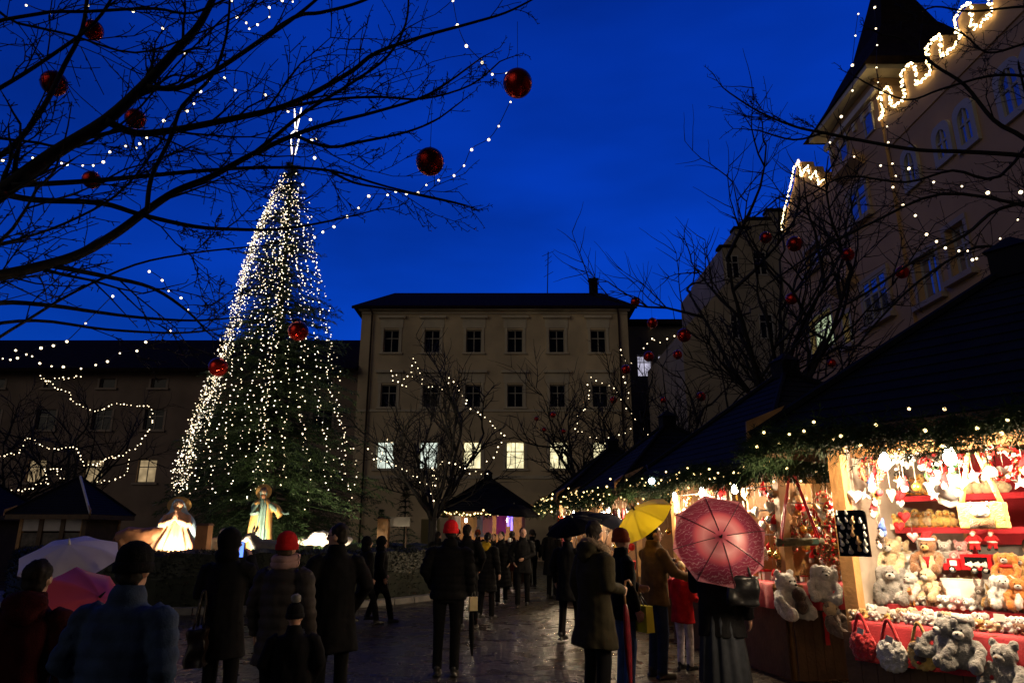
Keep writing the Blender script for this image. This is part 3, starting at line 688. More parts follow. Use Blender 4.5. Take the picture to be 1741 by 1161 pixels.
# the big tree overhead: trunk just outside the frame, limbs reaching over the camera
def overhead(label, root, limbs, seed, twigs=1.0, rmin=.0045):
    rng = random.Random(seed); t = thing('bare_tree', label, 'tree', (root[0], root[1], 0), group='leafless trees round the square')
    base = V((root[0], root[1], 0)); tb = MB(); limb(tb, [base, base + V((0, 0, 1.5)), base + V((.05, .02, root[2]))], .2, .15, 10); tb.build('trunk', BARK, t, world=True)
    cr = MB(); tops = base + V((.05, .02, root[2] - .25))
    for px, (Y0, Y1), (w0, w1), tw in limbs:
        k = len(px); pts = [P(x, y, Y0 + (Y1 - Y0) * i / (k - 1)) for i, (x, y) in enumerate(px)]
        if px[0][0] < 0 or px[0][0] > 1741: pts = [tops, tops.lerp(pts[0], .55) + V((0, 0, -.1))] + pts
        line = smooth_line(pts, 4); K = len(line); dist = lambda Y: Y * 1.08 / F / 2
        rad = [.85 * (w0 + (w1 - w0) * i / (K - 1)) * dist(line[i].y) for i in range(K)]
        cr.tube(line, rad, 7)
        Ltot = sum((b - a).length for a, b in zip(line, line[1:]))
        for i in range(2, K - 1):
            d = (line[i + 1] - line[i - 1]).normalized(); step = (line[i + 1] - line[i]).length
            nn_ = step * 2.3 * tw * twigs
            for _ in range(int(nn_) + (rng.random() < nn_ % 1)):
                a = d.orthogonal().normalized(); a.rotate(Matrix.Rotation(rng.random() * 6.3, 3, d)); a.y *= .5
                nd = (d * rng.uniform(.7, 1.1) + a * rng.uniform(.35, .8) + V((0, 0, .08))).normalized()
                twig(cr, line[i], nd, rng.uniform(.35, 1.15) * (.55 + .45 * (1 - i / K)), max(rmin, rad[i] * .38), 2 if rng.random() < .3 else 1, rng, .2, 4, True, .6, rmin)
        d = (line[-1] - line[-2]).normalized()
        twig(cr, line[-1], d, .35, rad[-1], 1, rng, .1, 4, True, .5, rmin)
    cr.build('crown', BARK, t, world=True)
overhead('dark bare tree whose ball-hung limbs spread across the upper sky', (-5.6, 4.4, 3.0), [
    ([(-90, 400), (0, 328), (90, 262), (180, 205), (245, 145), (300, 85), (340, 40), (375, -30)], (4.6, 5.4), (40, 13), 1),
    ([(180, 205), (230, 226), (290, 222), (380, 205), (470, 185), (530, 160), (600, 120), (640, 90), (720, 62), (800, 40), (860, 22), (905, 0)], (4.9, 6.6), (17, 4), 1),
    ([(250, 148), (300, 150), (350, 130), (420, 85), (500, 30), (545, 22), (600, 8), (650, -12)], (5, 5.6), (13, 6), 1),
    ([(420, 85), (480, 45), (520, 15), (560, -20)], (5.2, 5.5), (10, 6), 1),
    ([(-70, 480), (0, 468), (80, 450), (140, 430), (200, 395), (250, 358), (300, 325), (360, 300), (430, 262), (500, 230), (560, 210), (640, 190), (730, 160), (810, 105)], (4.4, 6.8), (27, 3.5), 1),
    ([(0, 328), (60, 340), (170, 345), (240, 365), (330, 385), (400, 390), (470, 390), (540, 380), (620, 362)], (4.6, 6.4), (14, 3), 1),
    ([(20, 315), (150, 308), (260, 298), (350, 290), (450, 285), (560, 290), (660, 318), (765, 342)], (4.7, 7), (12, 3), 1),
    ([(-60, 300), (20, 250), (75, 180), (110, 110), (140, 50), (150, -20)], (4.6, 5), (15, 8), 1.1),
    ([(250, 358), (258, 300), (290, 235), (310, 180), (360, 130), (385, 60), (392, -20)], (5, 5.6), (10, 5), .9),
    ([(-60, 540), (0, 515), (90, 520), (160, 530), (240, 540), (330, 545), (400, 540)], (4.6, 6), (14, 3), 1),
    ([(90, 452), (180, 470), (260, 490), (320, 530), (350, 562)], (4.8, 5.8), (11, 3), 1),
    ([(-60, 560), (60, 545), (180, 560), (300, 566), (370, 560)], (4.7, 5.8), (10, 3), 1),
    ([(430, 262), (470, 230), (520, 190), (600, 140), (660, 95), (690, 40), (695, -15)], (5.6, 6.3), (9, 4), .9),
    ([(500, 230), (560, 250), (620, 240), (690, 225), (740, 205), (775, 180)], (6, 6.8), (8, 3), .9),
    ([(560, 290), (600, 310), (650, 320), (700, 330), (770, 345)], (6, 6.8), (6, 2.5), .6),
    ([(470, 185), (560, 170), (640, 165), (720, 168), (800, 145), (850, 105)], (5.8, 6.8), (7, 3), .9),
    ([(-60, 70), (60, 25), (150, 20), (260, 15), (330, 22), (420, -20)], (4.6, 5.2), (10, 5), 1.1),
    ([(-60, 180), (0, 150), (80, 100), (160, 40), (200, -20)], (4.5, 5), (12, 6), 1.2),
    ([(-60, 20), (30, 40), (120, 60), (230, 90), (330, 60), (420, 20)], (4.6, 5.2), (8, 3), 1.3),
    ([(-60, 250), (40, 240), (130, 250), (220, 200), (300, 110), (380, 30)], (4.8, 5.6), (8, 3), 1.0),
    ([(-60, 430), (20, 410), (110, 380), (200, 330), (260, 260), (300, 200)], (4.6, 5.4), (8, 3), 1.0),
    ([(-60, 600), (20, 560), (120, 500), (230, 450), (330, 430), (420, 420)], (4.6, 5.6), (8, 3), 1.0)], 4)
overhead('bare tree behind the nearest stall reaching across the town hall front', (8.6, 8.6, 4.4), [
    ([(1800, 280), (1741, 265), (1640, 258), (1560, 255), (1480, 242), (1400, 226), (1350, 215), (1290, 190), (1240, 158)], (8.6, 8.2), (13, 3), .8),
    ([(1400, 226), (1350, 238), (1290, 222)], (8.4, 8.2), (5, 3), .8),
    ([(1820, 300), (1741, 235), (1690, 205), (1640, 145), (1590, 112), (1540, 70), (1500, 60)], (8.6, 8.4), (13, 4), .9),
    ([(1800, 150), (1741, 130), (1680, 130), (1600, 152), (1540, 170), (1470, 140)], (8.6, 8.3), (9, 3), .9),
    ([(1800, 380), (1741, 350), (1600, 330), (1480, 380), (1400, 420), (1310, 480)], (8.6, 9.4), (10, 3), 1),
    ([(1800, 350), (1700, 355), (1640, 400), (1560, 440), (1470, 500), (1400, 540), (1340, 600)], (8.8, 10), (10, 3), 1),
    ([(1800, 20), (1741, 12), (1650, 20), (1590, 12), (1550, 30)], (8.6, 8.4), (8, 3), .9),
    ([(1820, 400), (1741, 430), (1660, 420), (1560, 480), (1480, 560), (1420, 640)], (9, 10), (9, 3), 1),
    ([(1800, 60), (1741, 75), (1680, 90), (1640, 60), (1600, 40)], (8.6, 8.4), (8, 3), .9),
    ([(1800, 200), (1700, 300), (1620, 290), (1540, 310), (1440, 300), (1380, 330)], (8.8, 9), (9, 3), 1)], 8, 1.0)

# ---- great spruce with its strings of lights
SX, SY = -7.55, 22.0
rng = random.Random(2)
def axis(z): return V((SX - .02 - .38 * z / 14 + (.05 * sin(z)), SY, z))
def spread_(z): return spread0(z) * (.80 + .08 * max(0, min(1, (z - 9) / 4)))
def spread0(z):
    T = [(1.6, 2.5), (2.2, 3.35), (3.2, 3.25), (5, 2.75), (7, 2.2), (9, 1.72), (11, 1.2), (12.5, .75), (13.6, .38), (14.6, .12)]
    for (a, b), (c, d) in zip(T, T[1:]):
        if z <= c: return b + (d - b) * max(0, z - a) / (c - a)
    return .1
sp = thing('spruce', 'tall spruce tree wrapped in white light strings beside the nativity', 'tree', (SX, SY, .9))
MB().tube([axis(.6), axis(5), axis(10), axis(14.6)], [.24, .17, .09, .02], 9).build('trunk', BARK, sp, world=True)
mb = MB(); z = 1.7; NB = 0
while z < 14.5:
    rad = spread_(z); nb = int(8 + rad * 4.2)
    for k in range(nb):
        a = rng.random() * 6.283; L = rad * rng.uniform(.62, 1.2)
        if rng.random() < .05: L *= 1.15
        h = V((cos(a), sin(a), 0)); L *= 1 + .28 * max(0, h.x) * (rng.random() < .6); side = V((-h.y, h.x, 0)); zz = z + rng.uniform(-.14, .14); lift = rng.uniform(.02, .22)
        back = h.y > .35
        steps = max(3, int(L / (.22 if back else .125)))
        for j in range(steps + 1):
            t = .22 + .78 * j / steps
            p = axis(zz) + h * L * t + V((0, 0, lift * L * t - .34 * L * t * t + (.10 * L * max(0, t - .7))))
            for sgn in (-1, 1):
                tw = (h * rng.uniform(.35, .9) + side * sgn * rng.uniform(.3, .9) + V((0, 0, rng.uniform(-1.0, .1)))).normalized(); tl = rng.uniform(.14, .42) * (1.1 - .5 * t)
                for q in range(4 if back else 7):
                    bd = (tw + V((rng.uniform(-.65, .65), rng.uniform(-.65, .65), rng.uniform(-.6, .45)))).normalized()
                    mb.blade(p + tw * tl * q / 7, bd, rng.uniform(.07, .15), .011, rng)
        mb.tube([axis(zz), axis(zz) + h * L * .95 + V((0, 0, lift * L - .30 * L))], [.02, .006], 3, False)
    z += .17
mb.build('crown', NEEDLE, sp, world=True)
dirs_ = []
for th, cnt in ((-1.62, 3), (-1.42, 5), (-1.2, 5), (-.98, 4), (-.72, 3), (-.45, 3), (-.22, 3), (.02, 2), (.22, 6), (.46, 2), (.72, 3), (1.0, 2), (1.3, 3), (1.6, 1)):
    for _ in range(cnt): dirs_.append(-pi / 2 + th + rng.gauss(0, .035))
for k, a in enumerate(dirs_):
    dens = .15 if a < -pi * .76 else (.19 if a < -pi * .4 else .25); 
    z0 = rng.uniform(2.0, 3.6) if a > -2.4 else rng.uniform(2.4, 3.0); ztop = rng.uniform(12.4, 13.9) if k % 3 else rng.uniform(11.0, 13.4)
    pts = []; zz = ztop; w = rng.uniform(0, 6)
    while zz > z0:
        rr = spread_(zz) * (1.02 + .06 * sin(zz * 2.3 + w)) + .05; aa = a + .03 * sin(zz * 1.1 + w)
        pts.append(axis(zz) + V((cos(aa) * rr, sin(aa) * rr, 0))); zz -= .3
    st = thing('light_string', 'white light string hanging down the big spruce from its top', 'fairy lights', pts[-1], group='light strings on the spruce')
    MB().tube(pts, .004, 3).build('wire', WIRE, st, world=True)
    bulbs([q + V((rng.gauss(0, .045), rng.gauss(0, .045), rng.gauss(0, .05))) for q in resample(pts, dens * rng.uniform(.8, 1.2))], st, .0135, BULB if k % 3 else BULBC, jitter=.6)
for k in range(9):        # the denser swirl of short strings near the top
    a = -pi / 2 + rng.uniform(-1.4, 1.2); pts = []; zz = rng.uniform(11.8, 14.2); z0 = zz - rng.uniform(2.2, 4.2); w = rng.random() * 6
    while zz > z0:
        rr = spread_(zz) * 1.03 + .06; aa = a + .35 * sin(zz * 1.3 + w); pts.append(axis(zz) + V((cos(aa) * rr, sin(aa) * rr, 0))); zz -= .2
    st = thing('light_string', 'short white light string looped round the top of the spruce', 'fairy lights', pts[-1], group='short light strings at the spruce top')
    MB().tube(pts, .004, 3).build('wire', WIRE, st, world=True)
    bulbs([q + V((rng.gauss(0, .06), rng.gauss(0, .06), rng.gauss(0, .05))) for q in resample(pts, .1)], st, .0145, BULB, jitter=.4)
top = axis(14.4)
stt = thing('star_topper', 'upright lit star-shaped topper above the spruce tip', 'tree topper', top)
MB().tube([(0, 0, -.3), (0, 0, 2.1)], .025, 6).build('pole', METAL, stt)
def glowrod(a, b, nm): MB().tube([V(a), (V(a) + V(b)) / 2, V(b)], [.016, .028, .016], 6).build(nm, emis('topper_glow', (1, .86, .70), 4), stt)
for sgn in (-1, 1):
    glowrod((sgn * .13, -.02, 2.35), (sgn * .03, -.02, 1.45), 'light_ray'); glowrod((sgn * .03, -.02, 1.4), (sgn * .2, -.02, 1.2), 'light_ray'); glowrod((sgn * .15, -.02, 1.12), (sgn * .06, -.02, .4), 'light_ray')

# ---- planting bed with clipped hedge round the spruce
BX, BY, BR = -7.6, 21.6, 6.0
gd = MB(); gd.rings([(BX, BY, .0, BR - .5, BR - .5), (BX, BY, .85, BR - .6, BR - .6), (BX, BY, 1.0, 1.5, 1.5), (BX, BY, 1.0, .1, .1)], 40)
tag(gd.build('planting_bed', mat('ivy_soil', (.02, .025, .014), .9, .5, 4, .8, 20), world=True), 'raised dark planting bed under the spruce', kind='structure')
kb = MB(); NK = 64
for k in range(NK):
    a = 2 * pi * k / NK; kb.box((BX + cos(a) * (BR + .35), BY + sin(a) * (BR + .35), .065), (.3, 2 * pi * (BR + .35) / NK - .012, .13), Matrix.Rotation(a, 3, 'Z'))
tag(kb.build('kerb', mat('kerb_stone', (.22, .21, .20), .5, .25, 4, .3, 40), smooth=False, world=True), 'pale stone kerb round the planting bed', kind='structure')
hd = MB(); rh = random.Random(6); prof = [(BR - .55, .02), (BR + .12, .02), (BR + .2, .7), (BR + .1, 1.18), (BR - .15, 1.26), (BR - .5, 1.2)]
for k in range(72):
    a = 2 * pi * k / 72
    for r_, z_ in prof: hd.v.append(V((BX + r_ * cos(a), BY + r_ * sin(a), z_ + .04 * sin(k * 2.3))))
n6_ = len(prof)
for k in range(72):
    for j in range(n6_): hd.f.append((k * n6_ + j, ((k + 1) % 72) * n6_ + j, ((k + 1) % 72) * n6_ + (j + 1) % n6_, k * n6_ + (j + 1) % n6_))
for k in range(15000):
    a = rh.uniform(-pi, .25); j = rh.choice((1, 2, 2, 2, 3, 3, 4)); t = rh.random(); (ra, za), (rb, zb) = prof[j], prof[(j + 1) % n6_]
    if j == 1: ra, za, rb, zb = *prof[1], *prof[2]
    rr, zz = ra + (rb - ra) * t, za + (zb - za) * t; p = V((BX + rr * cos(a), BY + rr * sin(a), zz)); o = V((cos(a), sin(a), .3))
    hd.blade(p, (o * rh.uniform(.2, 1) + V((rh.gauss(0, .7), rh.gauss(0, .7), rh.gauss(.2, .6)))).normalized(), rh.uniform(.04, .10), .014, rh)
tag(hd.build('hedge', mat('hedge_leaves', (.013, .018, .009), .6, .5, 3), world=True, smooth=False), 'dark clipped hedge curving round the planting bed', 'hedge')
# two little spruces at the right end of the bed
def small_spruce(x, Y, z0, H, R0, label, seed):
    rg = random.Random(seed); t = thing('small_spruce', label, 'tree', (x, Y, z0)); MB().tube([(0, 0, 0), (0, 0, H)], [.05, .01], 6).build('trunk', BARK, t); mb = MB(); z = .15
    while z < H:
        rad = R0 * (1 - z / H) + .04
        for k in range(9):
            a = rg.random() * 6.28; h = V((cos(a), sin(a), 0)); L = rad * rg.uniform(.8, 1.15)
            for j in range(6):
                p = V((0, 0, z)) + h * L * j / 5 + V((0, 0, .04 * j - .012 * j * j))
                for q in range(7): mb.blade(p, (h + V((rg.uniform(-.9, .9), rg.uniform(-.9, .9), rg.uniform(-.5, .5)))).normalized(), rg.uniform(.06, .13), .010, rg)
        z += .19 + .02 * rg.random()
    mb.build('crown', NEEDLE, t)
small_spruce(at(688, 25.5, 2), 25.5, 0, 3.4, .8, 'slim dark spruce with tiers standing by the hedge end', 3)
small_spruce(at(648, 24.8, 2), 24.8, 0, 2.4, .8, 'low bushy dark spruce beside the orange post', 4)
# ================================================================== PEOPLE
def cloth(name, col, rough=.85, sheen=0): return mat(name, col, rough, .3, 9, .3, 120, spec=.12)
SKIN = mat('skin', (.46, .26, .18), .5, .08, 12)
EYE_M = mat('eye', (.03, .02, .02), .2)
BLACKC = cloth('black_cloth', (.004, .004, .005)); CHAR = cloth('charcoal_cloth', (.007, .007, .008)); JEAN = cloth('dark_jeans', (.016, .026, .06)); BLUEJ = cloth('blue_jeans', (.03, .06, .16))
SHOE = mat('shoe_leather', (.01, .009, .008), .4)
HAIRD = mat('dark_hair', (.010, .007, .005), .7, .3, 30, spec=.2); HAIRB = mat('blond_hair', (.42, .30, .14), .5, .25, 30); HAIRG = mat('brown_hair', (.05, .03, .018), .7, .3, 30, spec=.2); FURM = mat('fur_trim', (.20, .14, .09), .9, .4, 30, .6, 90)
ARMS = {
    'down': ((.26, -.03, 1.14), (.27, .05, .90)), 'phone': ((.22, .16, 1.20), (.07, .30, 1.46)), 'hold': ((.25, -.01, 1.15), (.11, .24, 1.10)),
    'umb': ((.24, .06, 1.17), (.13, .26, 1.26)), 'pocket': ((.29, -.05, 1.16), (.20, .10, .97)), 'front': ((.24, .02, 1.15), (.04, .22, 1.06)), 'reach': ((.26, .10, 1.18), (.16, .36, 1.12)),
}
def person(label, x, Y, face, H=1.72, arms=('down', 'down'), stride=0., coat=(.80, CHAR, 0), trousers=BLACKC, hat=None, hair=None, scarf=None, hood=None, legs='trousers', yaw=0, fine=True, lean=0, group=None, wide=1.0, z=0):
    "face: heading in degrees, 0 = away from the camera, 180 = towards it, 90 = to the right"
    t = thing('person', label, 'person', (x, Y, z), radians(-face), group=group, scale=H / 1.72)
    if not yaw: yaw = R.choice((-28, -14, 10, 22, 34))
    lx = R.uniform(-.022, .022); t.rotation_euler = (R.uniform(-.025, .01), lx, radians(-face))
    vox = .010 if fine else .016
    # skeleton
    hipz = .90; ank = {}
    for s in (-1, 1):
        sy = s * stride; ank[s] = (V((s * .095, 0, hipz)), V((s * .10, sy * .55 + .03, .49)), V((s * .10, sy, .085 + max(0, -sy) * .22)))
    # hands
    hands = {}
    b = MB()
    for s in (-1, 1):
        h, k, a = ank[s]
        b.tube([h + V((0, 0, .05)), h, k, k.lerp(a, .35), a, a - V((0, 0, .045))], [.08, .078, .052, .054, .036, .036], 9)
        b.ell(a + V((0, .055, -.05)), (.042, .12, .035), seg=8, rings=6)
        e, w = [V((q[0] * s, q[1], q[2])) for q in ARMS[arms[0 if s < 0 else 1]]]; sh = V((s * .175, 0, 1.40)); hands[s] = (sh, e, w)
        b.tube([sh, e, w], [.05, .040, .028], 8)
        f = (w - e).normalized(); inw = V((-s, .25, 0)); inw = (inw - f * inw.dot(f)).normalized(); across = f.cross(inw).normalized()
        rot = Matrix((across, inw, f)).transposed(); b.ell(w + f * .045, (.040, .018, .052), rot, 8, 6)
        for i, (o, L) in enumerate(((-.03, .062), (-.010, .074), (.011, .07), (.031, .054))):
            p0 = w + f * .075 + across * o; p1 = p0 + f * L * .55 + inw * L * .14; p2 = p1 + f * L * .32 + inw * L * .38
            b.tube([p0, p1, p2], [.0118, .0108, .009], 5)
        th = across * (-.04 if s * across.y < 0 else .04); p0 = w + f * .028 + th * .75
        b.tube([p0, p0 + th * .55 + f * .03 + inw * .012, p0 + th * .6 + f * .058 + inw * .028], [.014, .012, .010], 5)
    b.rings([(0, 0, .84, .13, .10), (0, 0, .92, .155, .115), (0, 0, 1.06, .13, .10), (0, .005, 1.24, .155, .11), (0, 0, 1.38, .165, .095), (0, -.005, 1.44, .09, .07)], 12)
    cy, sy_ = cos(radians(yaw)), sin(radians(yaw)); Rz = Matrix.Rotation(-radians(yaw), 3, 'Z'); hc = V((0, .012, 0))
    def hd(x_, y_, z_): q = Rz @ V((x_, y_, 0)); return V((q.x, q.y + .01, z_))
    b.tube([(0, -.012, 1.40), (0, -.004, 1.47), hd(0, .0, 1.56)], [.062, .055, .055], 9)
    b.ell(hd(0, 0, 1.625), (.073, .092, .100), Rz, 12, 9); b.ell(hd(0, .032, 1.562), (.056, .062, .066), Rz, 10, 7); b.ell(hd(0, .058, 1.528), (.026, .026, .018), Rz, 8, 6)
    b.tube([hd(0, .088, 1.632), hd(0, .112, 1.588), hd(0, .095, 1.578)], [.010, .016, .012], 6)
    for s in (-1, 1):
        b.ell(hd(s * .074, -.005, 1.605), (.011, .022, .032), Rz, 7, 5); b.ell(hd(s * .032, .076, 1.645), (.022, .016, .008), Rz, 7, 5)
    b.build('body', SKIN, t, voxel=vox, sm=2 if fine else 1)
    if fine:
        e = MB()
        for s in (-1, 1): e = MB().ell(hd(s * .031, .080, 1.618), (.013, .009, .009), Rz, 8, 6); e.build('eye', EYE_M, t)
        MB().ell(hd(0, .089, 1.547), (.022, .008, .006), Rz, 8, 5).build('mouth', mat('lips', (.35, .13, .10), .5), t)
    # trousers, shoes
    tr = MB(); tr.rings([(0, 0, .80, .15, .115), (0, 0, .90, .168, .125), (0, 0, .99, .15, .115)], 12)
    for s in (-1, 1):
        h, k, a = ank[s]; tr.tube([h + V((0, 0, .04)), h + V((0, 0, -.02)), k, k.lerp(a, .5), a + V((0, 0, -.02))], [.095, .094, .070, .064, .060], 9)
    tr.rag(.012, 7).build('trousers', trousers, t, voxel=.016, sm=3)
    for s in (-1, 1):
        h, k, a = ank[s]; sh = MB(); sh.ell(a + V((0, .06, -.045)), (.05, .135, .042), None, 10, 7).ell(a + V((0, -.01, -.0)), (.048, .06, .055), None, 10, 7).box(a + V((0, .045, -.072)), (.088, .25, .024)); sh.build('shoe', SHOE, t, voxel=.014, sm=2)
    # coat
    hem, cm, puff = coat; c = MB(); W = wide
    fl = .02 + max(0, .80 - hem) * .16
    rs = [(0, 0, hem, (.185 + fl) * W, .135 + fl)]
    if hem < .72: rs.append((0, 0, (hem + .9) / 2, (.185 + fl * .6) * W, .138 + fl * .5))
    rs += [(0, 0, .92, .19 * W, .145), (0, -.005, 1.06, .178 * W, .14), (0, 0, 1.22, .195 * W, .145), (0, 0, 1.34, .195 * W, .13), (0, -.005, 1.41, .155 * W, .11), (0, -.008, 1.455, .095, .085), (0, -.004, 1.51, .082, .080), (0, -.002, 1.54, .078, .078)]
    c.rings(rs, 16)
    for s in (-1, 1):
        sh, e, w = hands[s]; sh = V((sh.x * W, sh.y, sh.z)); c.tube([sh * .8 + V((0, 0, .2 * sh.z)) - V((0, 0, .01)), sh + V((s * .012, 0, -.02)), e, w.lerp(e, .12), w.lerp(e, -.04)], [.075, .082, .067, .052, .050], 10)
    seed = R.random() * 50
    post = None
    if puff: post = lambda q: .011 * abs(sin((q.z if abs(q.x) < .2 * W else q.z * 1.02) * pi / puff)) - .004 + .006 * noise.noise(q * 11 + V((seed, 0, 0)))
    else: post = lambda q: .020 * noise.noise(V((q.x * 7, q.y * 7, q.z * 3.6)) + V((seed, 0, 0))) + .006 * noise.noise(q * 16 + V((0, seed, 0)))
    c.build('coat', cm, t, voxel=.013, sm=4, post=post)
    if hair:
        hm, style = hair; h = MB()
        if style == 'long': h.ell(hd(0, -.022, 1.640), (.086, .092, .098), Rz, 12, 8).ell(hd(0, -.055, 1.50), (.085, .05, .13), Rz, 10, 7)
        elif style == 'tail': h.ell(hd(0, -.018, 1.640), (.084, .09, .096), Rz, 12, 8); h.tube([hd(0, -.10, 1.66), hd(0, -.15, 1.60), hd(0, -.13, 1.46)], [.03, .035, .012], 7)
        else: h.ell(hd(0, -.018, 1.645), (.082, .088, .090), Rz, 12, 8).ell(hd(0, -.04, 1.585), (.072, .058, .06), Rz, 10, 7)
        h.build('hair', hm, t, voxel=.012, post=lambda q: .011 * noise.noise(q * 26) + .005 * noise.noise(q * 70), sm=2)
    if hat:
        hmat, style = hat; h = MB()
        h.rings([(0, 0, 1.615, .086, .100), (0, 0, 1.66, .090, .104), (0, -.004, 1.70, .086, .100), (0, -.008, 1.735, .070, .080), (0, -.01, 1.758, .04, .045), (0, -.01, 1.765, .008, .008)], 16)
        h.v = [hd((q.x), (q.y - .012), q.z) if False else (Rz @ V((q.x, q.y - .008, 0)) + V((0, .01, q.z))) for q in h.v]
        ho = h.build('hat', hmat, t, voxel=.010, sm=2, post=lambda q: .002 * sin(math.atan2(q.x, q.y) * 46))
        cf = MB(); cf.rings([(0, 0, 1.60, .091, .105), (0, 0, 1.605, .098, .112), (0, 0, 1.645, .099, .113), (0, 0, 1.655, .09, .104)], 20, False); cf.v = [Rz @ V((q.x, q.y - .008, 0)) + V((0, .01, q.z)) for q in cf.v]
        o = cf.build('hat_cuff', hmat, ho)
        if style == 'pom': MB().ell((0, 0, 1.80), .05, None, 10, 8).rag(.02, 40).build('pompom', mat('grey_wool', (.2, .19, .18), .9, .3, 30), ho)
    if scarf: 
        sc = MB(); pts = [V((.088 * cos(a), .088 * sin(a) - .002, 1.485 + .014 * sin(a))) for a in [2 * pi * k / 14 for k in range(15)]]; sc.tube(pts, .042, 8, False); pts2 = [p * 1.04 + V((0, 0, .045 - p.z * .04 + .0)) for p in pts]; sc.tube(pts2, .036, 8, False)
        sc.rag(.012, 20).build('scarf', scarf, t)
    if hood:
        hm, up, fur = hood; h = MB()
        if up:
            h.ell((0, -.015, 1.63), (.108, .118, .135), None, 14, 10).ell((0, -.03, 1.50), (.115, .10, .09), None, 12, 8); h.build('hood', hm, t, voxel=.012, post=lambda q: .006 * noise.noise(q * 14))
        else:
            h.ell((0, -.085, 1.475), (.135, .085, .075), None, 12, 8).ell((0, -.11, 1.43), (.10, .06, .09), None, 12, 8); h.build('hood', hm, t, voxel=.013, post=lambda q: .008 * noise.noise(q * 14))
        if fur:
            pts = [V((.125 * cos(a), .02 - .10 * sin(a) , 1.485 + .055 * sin(a))) for a in [pi * -.25 + 1.5 * pi * k / 16 for k in range(17)]]
            f = MB().tube(pts, .038, 8); rg = random.Random(2)
            for _ in range(1400):
                p = rg.choice(pts) + V((rg.gauss(0, .018), rg.gauss(0, .018), rg.gauss(0, .018))); f.blade(p, V((rg.gauss(0, 1), rg.gauss(0, 1), rg.gauss(.2, 1))).normalized(), rg.uniform(.03, .06), .003, rg)
            f.build('fur_trim', FURM, t)
    t['hz'] = H / 1.72
    return t
def hand_of(t, arm, s):
    e, w = [V((q[0] * s, q[1], q[2])) for q in ARMS[arm]]; return t.matrix_basis @ (w + (w - e).normalized() * .05)

# ------------------------------------------------------------------ umbrellas
STEEL = mat('umbrella_steel', (.3, .3, .3), .3, metal=.9)
def umbrella(label, top, axis, rad, canopy, dep=.30, grip=None, shaft=.72, ribs=True, ribm=STEEL, roll=0, seam=None):
    "top: the canopy's crown; axis: direction from the handle to the crown"
    ax = V(axis).normalized(); q = ax.to_track_quat('Z', 'Y'); t = thing('umbrella', label, 'umbrella', top); t.rotation_mode = 'QUATERNION'; t.rotation_quaternion = q @ Matrix.Rotation(roll, 3, 'Z').to_quaternion()
    N = 8; sub = 8; rings_ = 9; mb = MB()
    def pt(i, r):      # i in gore steps, r 0..1
        a = 2 * pi * i / (N * sub); fr = (i % sub) / sub; sc = 1 - .085 * 4 * fr * (1 - fr) * r ** 1.6
        sag = .035 * 4 * fr * (1 - fr) * r * (1 - r * .3)
        return V((rad * r * sc * cos(a), rad * r * sc * sin(a), -dep * r ** 1.9 * rad / .5 * .55 - sag * rad))
    mb.v = [V((0, 0, 0))]
    for k in range(1, rings_ + 1): mb.v += [pt(i, k / rings_) for i in range(N * sub)]
    n = N * sub
    mb.f = [(0, 1 + i, 1 + (i + 1) % n) for i in range(n)] + [(1 + (k - 1) * n + i, 1 + k * n + i, 1 + k * n + (i + 1) % n, 1 + (k - 1) * n + (i + 1) % n) for k in range(1, rings_) for i in range(n)]
    mb.build('canopy', canopy, t)
    if ribs:
        for i in range(N):
            MB().tube([pt(i * sub, k / 6) + V((0, 0, -.007)) for k in range(7)], .0035, 5).build('rib', ribm, t)
            e = pt(i * sub, .55); MB().tube([V((0, 0, -.30 * rad / .5)), e + V((0, 0, -.008))], .0028, 4).build('stretcher', ribm, t)
    if seam:  # dark lines laid on the cloth for ribs showing through when backlit
        for i in range(N): MB().tube([pt(i * sub, k / 8) + V((0, 0, .003)) for k in range(1, 9)], .0038, 5).build('seam', seam, t)
    MB().tube([(0, 0, .0), (0, 0, -shaft)], .006, 6).build('shaft', STEEL, t); MB().tube([(0, 0, -.01), (0, 0, .03), (0, 0, .07)], [.014, .010, .004], 7).build('ferrule', DARK if canopy.name != 'white_canopy' else WHITEP, t)
    MB().tube([V((0, 0, -shaft)), V((0, 0, -shaft - .07)), V((.015, 0, -shaft - .1)), V((.045, 0, -shaft - .1)), V((.055, 0, -shaft - .07))], .013, 7).build('handle', DARK, t)
    return t
def closed_umbrella(label, hand, cm, tip_dir=(0, 0, -1), L=.82, cane=True):
    d = V(tip_dir).normalized(); t = thing('folded_umbrella', label, 'umbrella', hand); up = -d
    MB().tube([V((0, 0, 0)) + up * .02, d * .12], .012, 7).tube([up * .02, up * .09 + V((.015, 0, 0)), up * .10 + V((.05, 0, 0)), up * .05 + V((.075, 0, 0))] if cane else [up * .02, up * .05], .012, 7).build('handle', mat('cane_handle', (.20, .10, .04), .4), t)
    k = 14; pts = [d * (.12 + (L - .12) * i / k) for i in range(k + 1)]
    c = MB().tube(pts, [.018 + .022 * sin(pi * min(1, i / k * 1.15)) ** .7 * (1 - .6 * i / k) if i < k else .008 for i in range(k + 1)], 12); c.rag(.006, 18); c.build('canopy', cm, t)
    MB().tube([d * L, d * (L + .07)], [.006, .003], 5).build('ferrule', STEEL, t); return t
